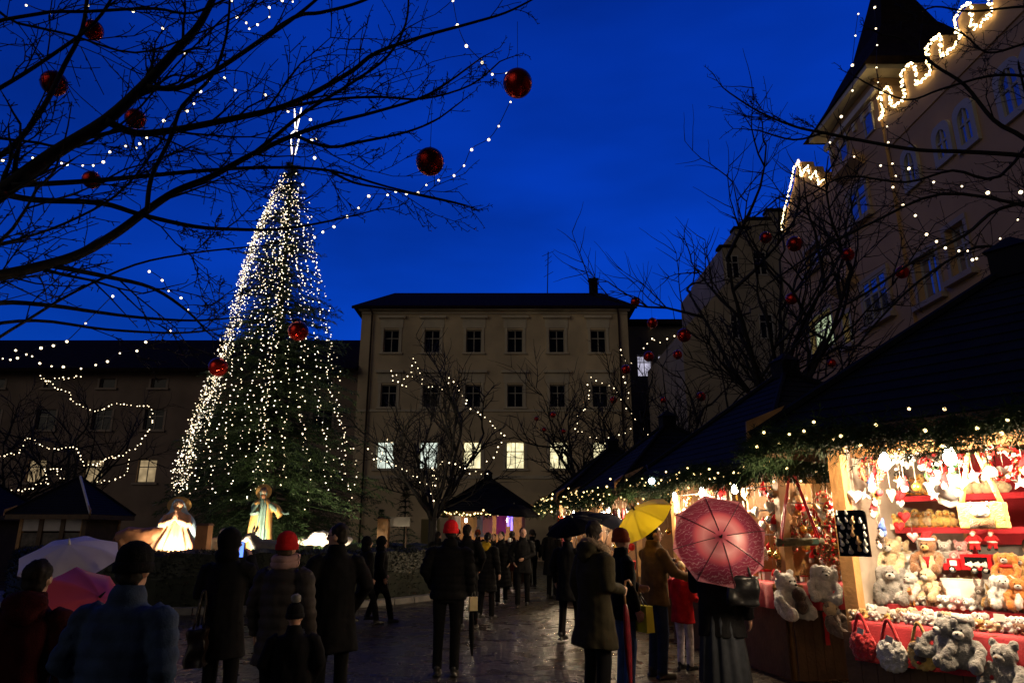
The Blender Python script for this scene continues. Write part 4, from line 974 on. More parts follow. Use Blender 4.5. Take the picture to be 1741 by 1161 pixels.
def bag(label, hand, size, m, handles=True, rz=0, name='shopping_bag', cat='bag', soft=0, drop=.18):
    x, y, z = size; t = thing(name, label, cat, V(hand) + V((0, 0, -drop - z)), rz)
    b = MB().box((0, 0, z / 2), (x, y, z), top=.92)
    if soft: o = b.build('body', m, t, voxel=.014, sm=10, post=lambda q: soft * noise.noise(q * 9))
    else: b.build('body', m, t, False)
    for s in (-1, 1):
        MB().tube(smooth_line([V((-x * .25, s * y * .3, z * .96)), V((-x * .12, 0, z + drop * .8)), V((0, 0, z + drop)), V((x * .12, 0, z + drop * .8)), V((x * .25, s * y * .3, z * .96))], 3), .006 if not soft else .011, 6).build('handle', m if soft else DARK, t)
    return t
def canopy_mat(name, col, tr=.45, rough=.35): return mat(name, col, rough, .05, 3, transl=tr)
def patterned_canopy():
    "red satin: pale rose band round the middle, dark plum rim with fine white scrolls"
    m = bpy.data.materials.new('red_satin_canopy'); m.use_nodes = True; n, l = m.node_tree.nodes, m.node_tree.links; b = n['Principled BSDF']
    tcn = n.new('ShaderNodeTexCoord'); mp = n.new('ShaderNodeMapping'); mp.inputs['Scale'].default_value = (1, 1, 0); l.new(tcn.outputs['Object'], mp.inputs[0])
    ln = n.new('ShaderNodeVectorMath'); ln.operation = 'LENGTH'; l.new(mp.outputs[0], ln.inputs[0])
    rp = n.new('ShaderNodeValToRGB'); e = rp.color_ramp.elements; e[0].position = 0; e[0].color = (.20, .02, .05, 1); e[1].position = .62; e[1].color = (.13, .012, .035, 1)
    for p_, c_ in ((.05, (.40, .07, .11, 1)), (.16, (.66, .26, .28, 1)), (.23, (.55, .10, .13, 1)), (.27, (.22, .02, .06, 1)), (.405, (.17, .014, .035, 1)), (.42, (.60, .2, .23, 1))): x = e.new(p_); x.color = c_
    l.new(ln.outputs['Value'], rp.inputs[0])
    wv = n.new('ShaderNodeTexWave'); wv.wave_type = 'RINGS'; wv.inputs['Scale'].default_value = 9; wv.inputs['Distortion'].default_value = 9; wv.inputs['Detail Scale'].default_value = 2.5; l.new(tcn.outputs['Object'], wv.inputs[0])
    th = n.new('ShaderNodeMapRange'); th.inputs[1].default_value = .90; th.inputs[2].default_value = .97; l.new(wv.outputs['Fac'], th.inputs[0])
    rm = n.new('ShaderNodeMapRange'); rm.inputs[1].default_value = .25; rm.inputs[2].default_value = .275; l.new(ln.outputs['Value'], rm.inputs[0])
    mu = n.new('ShaderNodeMath'); mu.operation = 'MULTIPLY'; l.new(th.outputs[0], mu.inputs[0]); l.new(rm.outputs[0], mu.inputs[1])
    m2 = n.new('ShaderNodeMath'); m2.operation = 'MULTIPLY'; m2.inputs[1].default_value = .28; l.new(mu.outputs[0], m2.inputs[0])
    mx = n.new('ShaderNodeMix'); mx.data_type = 'RGBA'; mx.inputs[7].default_value = (.7, .55, .55, 1); l.new(m2.outputs[0], mx.inputs[0]); l.new(rp.outputs[0], mx.inputs[6])
    l.new(mx.outputs[2], b.inputs['Base Color']); b.inputs['Roughness'].default_value = .3; b.inputs['Sheen Weight'].default_value = .4
    tl = n.new('ShaderNodeBsdfTranslucent'); l.new(mx.outputs[2], tl.inputs[0]); ms = n.new('ShaderNodeMixShader'); ms.inputs[0].default_value = .6
    l.new(b.outputs[0], ms.inputs[1]); l.new(tl.outputs[0], ms.inputs[2]); l.new(ms.outputs[0], n['Material Output'].inputs[0]); return m

# ------------------------------------------------------------------ who stands where
NAVY = cloth('navy_puffer', (.030, .052, .105), .7); DRED = cloth('dark_red_coat', (.035, .003, .004)); GREYP_ = cloth('grey_puffer', (.040, .034, .032), .6); PARKA = cloth('green_parka', (.024, .020, .011)); TAN = cloth('tan_jacket', (.13, .075, .03)); REDJ = cloth('red_child_jacket', (.42, .010, .012), .6)
RUST = cloth('rust_wool', (.20, .035, .012)); REDW = cloth('red_wool', (.42, .010, .012)); ROSE = cloth('pale_rose_scarf', (.36, .22, .21)); GREYC = cloth('slate_skirt', (.022, .025, .032)); YELW = cloth('yellow_hood', (.45, .28, .02)); WHITEL = mat('white_leggings', (.60, .56, .58), .7, .35, 14)
pe = {}
pe['redcoat'] = person('person in a dark red coat at the edge of the frame, seen from behind', at(18, 3.9), 3.9, -8, 1.50, yaw=-6, coat=(.62, DRED, 0), hair=(HAIRD, 'short'), hood=(DRED, False, False))
pe['blue'] = person('person in a quilted blue puffer jacket and black beanie, seen from behind', at(207, 3.5, 1.3), 3.5, 8, 1.57, yaw=-10, arms=('pocket', 'pocket'), coat=(.78, NAVY, .085), hat=(BLACKC, 'plain'), hair=(HAIRD, 'short'), wide=1.12)
pe['floral'] = person('person with a floral scarf under the pale umbrella', at(104, 7.6), 7.6, 20, 1.40, arms=('down', 'umb'), coat=(.6, BLACKC, 0), scarf=mat('floral_scarf', (.32, .09, .04), .8, .9, 26), hair=(HAIRD, 'long'))
pe['pinkumb'] = person('short person half hidden behind the pink umbrella', at(150, 6.3), 6.3, 15, 1.22, arms=('down', 'umb'), coat=(.6, BLACKC, 0), hair=(HAIRG, 'short'), fine=False)
pe['phone'] = person('person in a dark hooded coat raising a phone to photograph the crib', at(383, 6.5), 6.5, 6, 1.66, arms=('hold', 'phone'), coat=(.62, CHAR, 0), hood=(BLACKC, True, False), wide=1.0)
pe['santa'] = person('person in a red beanie, pale rose scarf and grey puffer jacket', at(478, 6.0), 6.0, 12, 1.62, yaw=-4, arms=('down', 'down'), coat=(.66, GREYP_, .095), hat=(REDW, 'plain'), hair=(HAIRG, 'short'), scarf=ROSE, wide=1.05)
pe['child'] = person('child with a grey pompom hat standing before the rose scarf', at(498, 5.2, .7), 5.2, -10, 1.14, arms=('pocket', 'pocket'), coat=(.6, BLACKC, 0), hat=(BLACKC, 'pom'), wide=1.15)
pe['glasses'] = person('man with glasses in a long black coat looking aside to the crib', at(568, 6.7), 6.7, -25, 1.72, arms=('pocket', 'pocket'), coat=(.62, BLACKC, 0), hair=(HAIRD, 'short'), yaw=-52)
for k, (px, Y, f) in enumerate(((622, 13.6, 60), (648, 13.9, 75))):
    person(('dark figure walking along the hedge, ahead of a companion', 'dark figure walking along the hedge, just behind a companion')[k], at(px, Y), Y, f, 1.55, stride=.24, arms=('pocket', 'down'), coat=(.6, BLACKC, 0), hood=(BLACKC, True, False), fine=False)
pe['beanie'] = person('tall man in a black puffer jacket and bright red beanie, seen from behind', at(760, 8.9), 8.9, 2, 1.76, arms=('pocket', 'down'), coat=(.84, BLACKC, .085), hat=(cloth('bright_red_wool', (.75, .015, .02)), 'plain'), hair=(HAIRD, 'short'), wide=1.12)
person('dark-haired person walking away just beyond the bright red beanie', at(795, 13.0), 13, 14, 1.78, coat=(.80, BLACKC, 0), arms=('hold', 'pocket'), hair=(HAIRD, 'short'), fine=False, stride=.1)
person('person with a yellow hood walking away among the dark coats', at(826, 14.4), 14.4, 30, 1.64, coat=(.55, BLACKC, .1), arms=('front', 'down'), hood=(YELW, False, False), hair=(HAIRD, 'tail'), fine=False, stride=.08)
person('woman in a long quilted black coat walking towards the camera', at(853, 17.2), 17.2, 176, 1.66, coat=(.42, BLACKC, .10), hair=(HAIRD, 'long'), arms=('pocket', 'pocket'), stride=.12, fine=False)
person('man in a dark jacket walking towards the camera with a cup', at(888, 16.6), 16.6, 184, 1.74, coat=(.74, CHAR, 0), hair=(HAIRD, 'short'), arms=('front', 'pocket'), stride=.14)
person('man in a long dark coat turned to the lit stalls far along the row', at(938, 18.6), 18.6, 40, 1.82, coat=(.55, BLACKC, 0), hair=(HAIRD, 'short'), fine=False)
for k, (px, Y, f, H) in enumerate(((775, 20.5, 0, 1.72), (742, 21, 10, 1.66), (812, 22, 20, 1.7), (838, 21, 170, 1.6), (870, 21.8, 10, 1.68), (905, 22.6, -20, 1.7))):
    person(('person in black waiting before the end stall, beside the tree trunk', 'person in black nearest the tree trunk by the end stall', 'person in black at the middle of the end stall counter', 'person in black facing back from the end stall', 'person in black beneath the broad black umbrella', 'person in black at the corner of the end stall')[k], at(px, Y), Y, f, H, coat=((.6, .82, .45, .7, .55, .84)[k], (BLACKC, CHAR, BLACKC, PARKA, DRED, CHAR)[k], (0, .09, 0, .1, 0, 0)[k]), hair=(HAIRD if k % 2 else HAIRG, ('short', 'long', 'tail')[k % 3]), hat=((BLACKC, 'plain'), None, (RUST, 'pom'), None, None, (GREYP_, 'plain'))[k], arms=(('down', 'hold'), ('pocket', 'front'), ('hold', 'hold'), ('pocket', 'pocket'), ('umb', 'down'), ('reach', 'down'))[k], stride=(.0, .1, 0, .14, 0, .06)[k], fine=False)
pe['under_black'] = person('person in black under the small black umbrella by the stalls', at(968, 11.6), 11.6, 30, 1.68, arms=('down', 'umb'), coat=(.62, BLACKC, 0), hair=(HAIRD, 'short'), fine=False, stride=.12)
pe['parka'] = person('person in a dark green parka with a brown fur hood, turned to the stalls', at(1008, 6.9), 6.9, 62, 1.75, arms=('down', 'hold'), coat=(.62, PARKA, 0), hair=(HAIRD, 'short'), hood=(PARKA, False, True), wide=1.12)
pe['rust'] = person('woman in a rust wool hat and black jacket, facing the stalls', at(1058, 7.9), 7.9, 75, 1.66, arms=('hold', 'down'), coat=(.78, BLACKC, 0), trousers=BLUEJ, hat=(RUST, 'plain'))
pe['tan'] = person('man in a tan jacket and jeans holding the yellow umbrella', at(1112, 8.8), 8.8, 70, 1.74, arms=('umb', 'reach'), coat=(.80, TAN, 0), trousers=JEAN, hair=(HAIRD, 'short'), yaw=15, wide=1.08)
pe['kid'] = person('blond child in a red jacket and patterned white leggings at the ornament stall', at(1160, 9.3, .7), 9.3, 55, 1.28, arms=('hold', 'hold'), coat=(.74, REDJ, 0), trousers=WHITEL, hair=(HAIRB, 'long'), wide=1.1)
pe['redumb'] = person('woman in a black coat and slate skirt under the red patterned umbrella', at(1226, 7.0), 7.0, 25, 1.66, arms=('umb', 'down'), coat=(.72, BLACKC, 0), trousers=GREYC, hair=(HAIRD, 'long'), wide=1.1)
# wide skirt over her legs
sk = MB().rings([(0, 0, .30, .25, .20), (0, 0, .6, .22, .17), (0, 0, .86, .19, .145), (0, 0, .98, .16, .12)], 20); sk.build('skirt', GREYC, pe['redumb'], voxel=.014, post=lambda q: .012 * sin(math.atan2(q.x, q.y) * 11))
# glasses for the man by the crib
gl = MB(); Rg = Matrix.Rotation(radians(52), 3, 'Z')
for s in (-1, 1): gl.tube([Rg @ V((s * .034 + .024 * cos(a), .098, 0)) + V((0, .01, 1.618 + .018 * sin(a))) for a in [2 * pi * k / 12 for k in range(13)]], .0025, 5, False); gl.tube([Rg @ V((s * .058, .096, 0)) + V((0, .01, 1.622)), Rg @ V((s * .078, 0, 0)) + V((0, .01, 1.622))], .0025, 5)
gl.tube([Rg @ V((-.01, .1, 0)) + V((0, .01, 1.62)), Rg @ V((.01, .1, 0)) + V((0, .01, 1.62))], .0025, 5); gl.build('glasses', DARK, pe['glasses'])
# what they hold
umbrella('pale lilac-white umbrella tilted over the floral scarf', P(118, 925, 7.6), (.10, -.5, 1), .49, canopy_mat('white_canopy', (.90, .82, .88), .35), grip=None)
umbrella('pink umbrella tilted low behind the blue puffer jacket', P(170, 1014, 6.2), (.85, -.35, .7), .40, canopy_mat('pink_canopy', (.88, .12, .15), .35), shaft=.5)
umbrella('bright yellow umbrella tilted back over the tan jacket', P(1078, 866, 8.75), (-.62, -.28, .78), .43, canopy_mat('yellow_canopy', (.80, .60, .02), .55), dep=.40)
umbrella('dark red satin umbrella with scroll-patterned rim and black ribs', P(1226, 912, 6.72), (-.10, -1, .30), .455, patterned_canopy(), dep=.24, ribm=DARK, seam=mat('plum_seam', (.03, .004, .008), .6), roll=.2, shaft=.6)
BLK = mat('black_canopy', (.004, .004, .005), .95, spec=.08); NAV = mat('navy_canopy', (.006, .007, .014), .95, spec=.1)
umbrella('broad black umbrella over the people at the end stall', P(874, 857, 19.0), (.05, -.1, 1), .78, BLK, dep=.3)
umbrella('small black umbrella in the crowd beside the third stall', P(988, 869, 10.6), (-.1, -.1, 1), .40, BLK)
umbrella('dark navy umbrella behind the parka wearer, tilted to the stalls', P(1044, 876, 10.4), (.35, -.2, 1), .42, NAV)
umbrella('black umbrella held low behind the fur-hooded parka', P(972, 880, 9.6), (-.25, -.3, 1), .40, BLK)
closed_umbrella('folded dark umbrella hanging from the red beanie man', hand_of(pe['beanie'], 'down', 1), BLACKC, (.03, 0, -1), .66, cane=False)
closed_umbrella('folded dark red umbrella with a cane handle held by the parka wearer', hand_of(pe['parka'], 'hold', 1), cloth('dark_red_nylon', (.11, .006, .012), .4), (.02, -.05, -1), .86)
hh = hand_of(pe['beanie'], 'down', 1)
bag('small pale paper bag in the red beanie man\'s hand', hh + V((.03, -.05, .10)), (.10, .06, .16), mat('cream_paper', (.62, .50, .28), .7), drop=.08, rz=.3)
bag('yellow paper carrier bag held by the woman in the rust hat', P(1090, 1040, 7.8) + V((0, 0, .19)), (.10, .30, .26), mat('yellow_paper', (.85, .75, .03), .6), drop=.12, rz=.5)
bag('shiny black shoulder bag on the woman under the red umbrella', P(1262, 985, 6.75) + V((0, 0, .25)), (.30, .16, .26), mat('black_patent', (.005, .005, .006), .38, bump=.4, bs=14, spec=.3), drop=.22, rz=-.2, name='shoulder_bag', soft=.03)
bag('dark slouchy shoulder bag beside the person photographing the crib', P(343, 1045, 6.35) + V((0, 0, .2)), (.16, .28, .30), mat('brown_leather', (.02, .012, .008), .4), drop=.3, rz=.2, name='shoulder_bag', soft=.03)
ph = thing('smartphone', 'lit smartphone held up by the hooded person', 'phone', P(409, 934, 6.82), radians(-8)); MB().box((0, 0, 0), (.074, .009, .15)).build('body', DARK, ph, False); MB().box((0, -.0056, 0), (.066, .002, .135)).build('screen', emis('phone_screen', (.12, .25, 1), 2.2), ph, False)
cup = thing('mug', 'small mug in the hand of the man walking this way', 'mug', P(866, 921, 16.25)); MB().rings([(0, 0, 0, .035, .035), (0, 0, .09, .04, .04), (0, 0, .09, .034, .034), (0, 0, .02, .03, .03)], 14).build('body', WHITEP, cup); MB().tube([(.038, 0, .02), (.065, 0, .03), (.065, 0, .065), (.038, 0, .075)], .006, 6).build('handle', WHITEP, cup)
# ================================================================== GOODS ON THE STALLS
def fur(name, col): return mat('plush_' + name, col, .95, .3, 22, .7, 110, sheen=.35)
FU = {k: fur(k, c) for k, c in dict(grey=(.24, .23, .22), pale=(.55, .53, .50), white=(.75, .73, .70), cream=(.62, .47, .28), honey=(.55, .33, .10), brown=(.20, .09, .035), dark=(.06, .03, .018), red=(.50, .012, .02), yellow=(.72, .48, .12), orange=(.58, .20, .03), taupe=(.20, .15, .12), pink=(.65, .30, .30), blue=(.05, .12, .5)).items()}
BEAD = mat('black_bead', (.008, .008, .008), .15); THREAD = mat('thread', (.4, .36, .3), .8)
GOLD = mat('gold_glass', (.75, .45, .10), .2, metal=.8); REDG = mat('red_glass', (.55, .012, .014), .15, coat=.6); WHT = mat('white_felt', (.75, .72, .68), .9, .1, 20); BROWNW = mat('brown_wicker', (.20, .10, .04), .8, .4, 30); SILV = mat('silver_glass', (.7, .7, .7), .2, metal=.8); GREENL = mat('holly_leaf', (.03, .12, .03), .5); TANW = mat('carved_wood', (.55, .33, .15), .6, .2, 12)
FELTR = mat('red_felt', (.50, .01, .015), .9, .1, 20); FELTP = mat('pink_felt', (.70, .25, .25), .9)
def fuzz(a): return lambda q: a * (noise.noise(q * 38) + .6 * noise.noise(q * 80))
def face(t, y, z, s=1, nose=True, dx=.022):
    for k in (-1, 1): MB().ell((k * dx * s, y, z), .0075 * s, None, 8, 6).build('eye', BEAD, t)
    if nose: MB().ell((0, y - .028 * s, z - .022 * s), (.011 * s, .009 * s, .008 * s), None, 8, 6).build('nose', BEAD, t)
def b_bear(ears='round'):
    t = thing('plush_toy', '', ''); m = MB(); m.ell((0, 0, .10), (.085, .075, .10)).ell((0, -.01, .235), (.075, .068, .066), None, 12, 8)
    for s in (-1, 1):
        if ears == 'round': m.ell((s * .06, .0, .295), (.03, .018, .03))
        elif ears == 'long': m.tube([(s * .03, 0, .28), (s * .05, .01, .36), (s * .065, .0, .43)], [.022, .028, .012], 8)
        else: m.tube([(s * .05, 0, .29), (s * .085, -.015, .26), (s * .09, -.02, .19)], [.02, .03, .022], 8)
        m.tube([(s * .07, -.01, .17), (s * .11, -.06, .13), (s * .10, -.09, .09)], [.035, .033, .032], 8); m.ell((s * .10, -.092, .085), .036)
        m.tube([(s * .05, -.03, .05), (s * .085, -.12, .035)], [.045, .04], 8); m.ell((s * .088, -.135, .045), (.038, .032, .046))
    m.build('body', FU['grey'], t, voxel=.0085, sm=3, post=fuzz(.006)); MB().ell((0, -.072, .218), (.034, .028, .026)).build('muzzle', FU['pale'], t); face(t, -.073, .248); return t
def b_duck():
    t = thing('plush_bird', '', ''); m = MB(); m.ell((0, 0, .07), (.055, .075, .065)).ell((0, -.03, .155), (.043, .045, .045)).tube([(0, .05, .09), (0, .10, .12)], [.03, .008], 7)
    for s in (-1, 1): m.ell((s * .052, .01, .075), (.016, .05, .035)); 
    m.build('body', FU['yellow'], t, voxel=.007, sm=2, post=fuzz(.004)); MB().tube([(0, -.07, .15), (0, -.105, .143)], [.018, .006], 8, flat=.6).build('beak', mat('orange_beak', (.7, .25, .02), .5), t)
    for s in (-1, 1): MB().ell((s * .028, -.064, .168), .006, None, 7, 5).build('eye', BEAD, t); MB().ell((s * .03, -.03, .008), (.02, .032, .009), None, 8, 5).build('foot', M['orange_beak'], t)
    return t
def b_pup():
    t = thing('plush_dog', '', ''); m = MB(); m.ell((0, .05, .05), (.05, .09, .048)).ell((0, -.06, .085), (.046, .046, .042))
    for s in (-1, 1): m.tube([(s * .035, -.02, .03), (s * .04, -.11, .018)], [.022, .02], 7).tube([(s * .03, -.05, .12), (s * .058, -.055, .105), (s * .055, -.06, .065)], [.012, .018, .012], 7).ell((s * .05, .10, .025), (.022, .045, .024))
    m.tube([(0, .13, .05), (.03, .18, .06)], [.016, .01], 6).build('body', FU['pale'], t, voxel=.007, sm=2, post=fuzz(.004)); MB().ell((0, -.103, .075), (.022, .02, .017)).build('muzzle', FU['white'], t); face(t, -.096, .10, .8, True, .02); return t
def b_horse():
    t = thing('plush_horse', '', ''); m = MB(); m.ell((0, .02, .17), (.042, .09, .048)).tube([(0, -.05, .19), (0, -.09, .27)], [.035, .028], 8).tube([(0, -.08, .28), (0, -.15, .24)], [.032, .02], 8)
    for s in (-1, 1):
        for y in (-.04, .085): m.tube([(s * .028, y, .15), (s * .03, y, .01)], [.022, .017], 7)
        m.tube([(s * .018, -.08, .30), (s * .024, -.08, .33)], [.01, .003], 5)
    m.tube([(0, .10, .19), (0, .13, .08)], [.014, .01], 6).build('body', FU['brown'], t, voxel=.0075, sm=2, post=fuzz(.003))
    MB().tube([(0, -.07, .32), (0, -.045, .25), (0, -.02, .215)], [.012, .014, .008], 6).build('mane', FU['dark'], t)
    for s in (-1, 1): MB().ell((s * .022, -.108, .275), .006, None, 7, 5).build('eye', BEAD, t)
    return t
def b_doll():
    t = thing('plush_doll', '', ''); m = MB(); m.rings([(0, 0, .10, .07, .055), (0, 0, .16, .075, .06), (0, 0, .24, .05, .045)], 14).ell((0, 0, .12), (.07, .056, .05))
    for s in (-1, 1): m.tube([(s * .05, 0, .22), (s * .10, -.03, .15)], [.026, .024], 8).tube([(s * .035, -.01, .10), (s * .05, -.03, .03)], [.03, .026], 8)
    m.build('body', FELTR, t, voxel=.008, sm=3, post=fuzz(.002)); MB().ell((0, -.01, .275), (.04, .04, .04)).build('head', mat('doll_skin', (.62, .38, .28), .7), t)
    MB().ell((0, -.038, .25), (.034, .022, .034)).rag(.006, 30).build('beard', WHT, t); MB().tube([(0, 0, .29), (.01, 0, .34), (.045, .01, .37)], [.044, .028, .008], 10).build('hat', FELTR, t); MB().rings([(0, 0, .125, .077, .062), (0, 0, .15, .078, .063)], 14, False).build('belt', WHT, t)
    for s in (-1, 1): MB().ell((s * .052, -.045, .02), (.026, .04, .02)).build('boot', BEAD, t)
    face(t, -.048, .285, .6, False); return t
def b_bag():
    t = thing('plush_bag', '', ''); m = MB().ell((0, 0, .10), (.115, .05, .115), None, 14, 9).ell((0, 0, .03), (.10, .045, .05)); m.build('body', FU['pale'], t, voxel=.009, sm=3, post=fuzz(.011))
    MB().tube(smooth_line([V((-.06, 0, .19)), V((-.025, 0, .30)), V((0, .0, .335)), V((.025, 0, .30)), V((.06, 0, .19))], 3), .013, 7).build('handle', FU['pale'], t); MB().box((.02, -.055, .21), (.05, .004, .045), Matrix.Rotation(.3, 3, 'Y')).build('price_tag', WHITEP, t, False); return t
def heart_outline(k=1, n=24): return [(k * .055 * 16 * sin(2 * pi * i / n) ** 3 / 16, k * .055 * (13 * cos(2 * pi * i / n) - 5 * cos(4 * pi * i / n) - 2 * cos(6 * pi * i / n) - cos(8 * pi * i / n)) / 16) for i in range(n)]
def thread(t, L=.16, z=.04): MB().tube([(0, 0, z), (0, 0, z + L)], .0018, 4).build('thread', THREAD, t)
def b_heart():
    t = thing('hanging_heart', '', ''); o = heart_outline(); m = MB(); m.prism(o, .012, Matrix.Translation((0, -.006, 0))); h = [(x * .8, z * .8) for x, z in o]; m.prism(h, .026, Matrix.Translation((0, -.013, 0))); m.build('body', FELTR, t); thread(t); return t
def b_star():
    t = thing('hanging_star', '', ''); pts = [(.06 * (1 if i % 2 == 0 else .45) * sin(pi * i / 5), .06 * (1 if i % 2 == 0 else .45) * cos(pi * i / 5)) for i in range(10)]; m = MB()
    m.v = [V((x, 0, z)) for x, z in pts] + [V((0, -.016, 0)), V((0, .016, 0))]; m.f = [(i, (i + 1) % 10, 10) for i in range(10)] + [((i + 1) % 10, i, 11) for i in range(10)]; m.build('body', TANW, t, False); thread(t, .16, .058); return t
def b_bauble():
    t = thing('tree_bauble', '', ''); MB().ell((0, 0, 0), .04, None, 16, 10).build('body', REDG, t); MB().tube([(0, 0, .037), (0, 0, .052)], .011, 8).build('cap', GOLD, t); thread(t, .15, .05); return t
def b_cone():
    t = thing('pine_cone', '', ''); m = MB()
    for k in range(46):
        z = .06 * (1 - 2 * k / 45); r = .034 * math.sqrt(max(.05, 1 - ((z + .01) / .075) ** 2)); a = k * 2.4; c = V((cos(a), sin(a), -.35)).normalized(); m.ell(V((r * cos(a) * .8, r * sin(a) * .8, z)), (.013, .013, .006), c.to_track_quat('X', 'Z').to_matrix(), 6, 4)
    m.build('body', BROWNW, t); thread(t, .14, .055); return t
def b_wreath():
    t = thing('wreath', '', ''); m = MB(); rg = random.Random(4); L = MB()
    for k in range(150):
        a = rg.random() * 6.28; f = rg.random() * 6.28; rr = .10 + .028 * cos(f); p = V((rr * cos(a), .028 * sin(f), rr * sin(a))); (m if k % 3 else L).ell(p, rg.uniform(.008, .016), None, 6, 4)
    m.build('berries', BROWNW, t); L.build('nuts', REDG, t); MB().tube([V((.10 * cos(2 * pi * k / 20), 0, .10 * sin(2 * pi * k / 20))) for k in range(21)], .016, 7, False).build('ring', BROWNW, t); thread(t, .12, .12); return t
def b_gnome():
    t = thing('felt_gnome', '', ''); MB().ell((0, 0, 0), (.03, .028, .034)).build('body', FU['grey'], t); MB().tube([(0, 0, .02), (.005, 0, .06), (.016, .005, .10)], [.032, .018, .004], 10).build('hat', FELTR, t); MB().ell((0, -.03, .015), .009, None, 7, 5).build('nose', M.get('doll_skin') or mat('doll_skin', (.62, .38, .28), .7), t); MB().ell((0, -.024, -.012), (.02, .01, .026)).build('beard', WHT, t); thread(t, .13, .09); return t
def b_stocking():
    t = thing('felt_stocking', '', ''); m = MB().tube([(0, 0, .30), (0, 0, .12), (.01, 0, .05), (.06, 0, .02), (.11, 0, .03)], [.055, .058, .062, .055, .035], 12, flat=.7); m.build('body', WHT, t, voxel=.01, post=fuzz(.004)); MB().rings([(0, 0, .27, .062, .048), (0, 0, .32, .064, .05)], 14, False).build('cuff', FELTR, t); thread(t, .12, .31); return t
def b_box():
    t = thing('gift_box', '', ''); MB().box((0, 0, .05), (.12, .10, .10)).build('body', WHT, t, False); MB().box((0, 0, .105), (.128, .108, .022)).build('lid', FELTR, t, False); MB().box((0, -.0525, .05), (.02, .004, .1)).build('ribbon', GOLD, t, False); return t
BUILD = dict(bear=b_bear, bunny=lambda: b_bear('long'), hound=lambda: b_bear('flop'), duck=b_duck, pup=b_pup, horse=b_horse, doll=b_doll, bag=b_bag, heart=b_heart, star=b_star, bauble=b_bauble, cone=b_cone, wreath=b_wreath, gnome=b_gnome, stocking=b_stocking, box=b_box)
PROTO = {}
def put(kind, label, cat, loc, rz, scale=1, m=None, group=None, tilt=0, parts=None):
    if kind not in PROTO: PROTO[kind] = BUILD[kind](); o = PROTO[kind]
    else: o = copytree(PROTO[kind])
    if 'group' in o.keys(): del o['group']
    o.location = loc; o.rotation_euler = (0, tilt, rz) if not isinstance(tilt, tuple) else (tilt[0], tilt[1], rz); o.scale = (scale,) * 3
    tag(o, label, cat, group)
    for c in kids(o):
        n = c.name.split('.')[0]; mm = (parts or {}).get(n) or (m if n == 'body' else None)
        if mm: recolor(c, mm)
        elif kind in PROTO and o is not PROTO[kind] and n in BASE.get(kind, {}): recolor(c, BASE[kind][n])
    return o
BASE = {}
r1, n1 = S1[2], S1[3]; RZ1 = math.atan2(n1.y, n1.x) - pi / 2; q1 = S1[1]
o1 = q1(0, 0, 0)
def on1(px, py, b): return onplane(px, py, (o1 + n1 * b), n1)
# shelves and inner step of the nearest stall (parts of the stall)
st1 = S1[0]
def part1(mb, nm, m, smooth=False): return mb.build(nm, m, st1, smooth)
zA, zB = on1(1600, 842, .95).z, on1(1600, 897, .85).z
for b0, z in ((.95, zA), (.85, zB)):
    part1(MB().box((1.25, b0 + .2, z - .012), (2.3, .4, .024)), 'shelf', WOODL); part1(MB().box((1.25, b0 - .004, z - .02), (2.3, .012, .05)), 'shelf_edge', RED)
part1(MB().box((1.27, .62, 1.03), (2.3, .45, .09)), 'display_step', RED)
part1(MB().box((1.27, .80, 1.10), (2.3, .22, .08)), 'display_step', RED); part1(MB().box((1.25, .3, 2.34), (2.4, .1, .12)), 'beam', WOODL)
part1(MB().box((.9, 1.1, 1.35), (.5, .03, .4)), 'back_board', mat('grey_board', (.16, .14, .13), .7, .3, 5)); 
# front row hanging on the red cloth
def hang(kind, label, cat, px, py, h, m, **k):   # py: bottom of the toy, h: its height on the photo in pixels
    p = on1(px, py, -.20); s = (on1(px, py - h, -.20) - p).length / {'bag': .34, 'bear': .33, 'bunny': .43}[kind]; return put(kind, label, cat, p, RZ1 + k.pop('turn', 0), s, m, **k)
hang('bag', 'red plush handbag hanging leftmost on the red counter cloth', 'bag', 1470, 1118, 74, FU['red'], parts={'handle': FU['red']})
hang('bag', 'shaggy pale grey plush handbag hanging between the red and the tan bag', 'bag', 1520, 1138, 84, FU['pale'])
ob = hang('bag', 'tan plush handbag with a black bird face on the counter cloth', 'bag', 1571, 1135, 76, FU['yellow'], parts={'handle': FU['honey']})
MB().ell((0, -.028, .16), (.085, .04, .035)).build('cap', FU['dark'], ob); MB().ell((0, -.045, .075), (.05, .03, .03)).build('mask', FU['dark'], ob); MB().ell((0, -.075, .045), (.02, .012, .012)).build('beak', FELTR, ob)
for s in (-1, 1): MB().ell((s * .035, -.058, .115), (.022, .01, .014)).build('eye', FU['yellow'], ob)
hang('bear', 'grey plush bear hanging sideways next to the tan handbag', 'plush bear', 1608, 1124, 84, FU['grey'], turn=-.5, tilt=.25)
ob = hang('bear', 'grey plush bear with a dark nose and grey cap, hanging on the cloth', 'plush bear', 1645, 1140, 92, FU['grey'], turn=.1); MB().ell((.01, .0, .315), (.06, .06, .025), Matrix.Rotation(.3, 3, 'Y')).rag(.006, 30).build('cap', FU['pale'], ob)
hang('bear', 'largest grey plush bear with a brown nose at the frame edge', 'plush bear', 1722, 1185, 98, FU['grey'], turn=-.2, parts={'nose': FU['brown'], 'muzzle': FU['grey']})
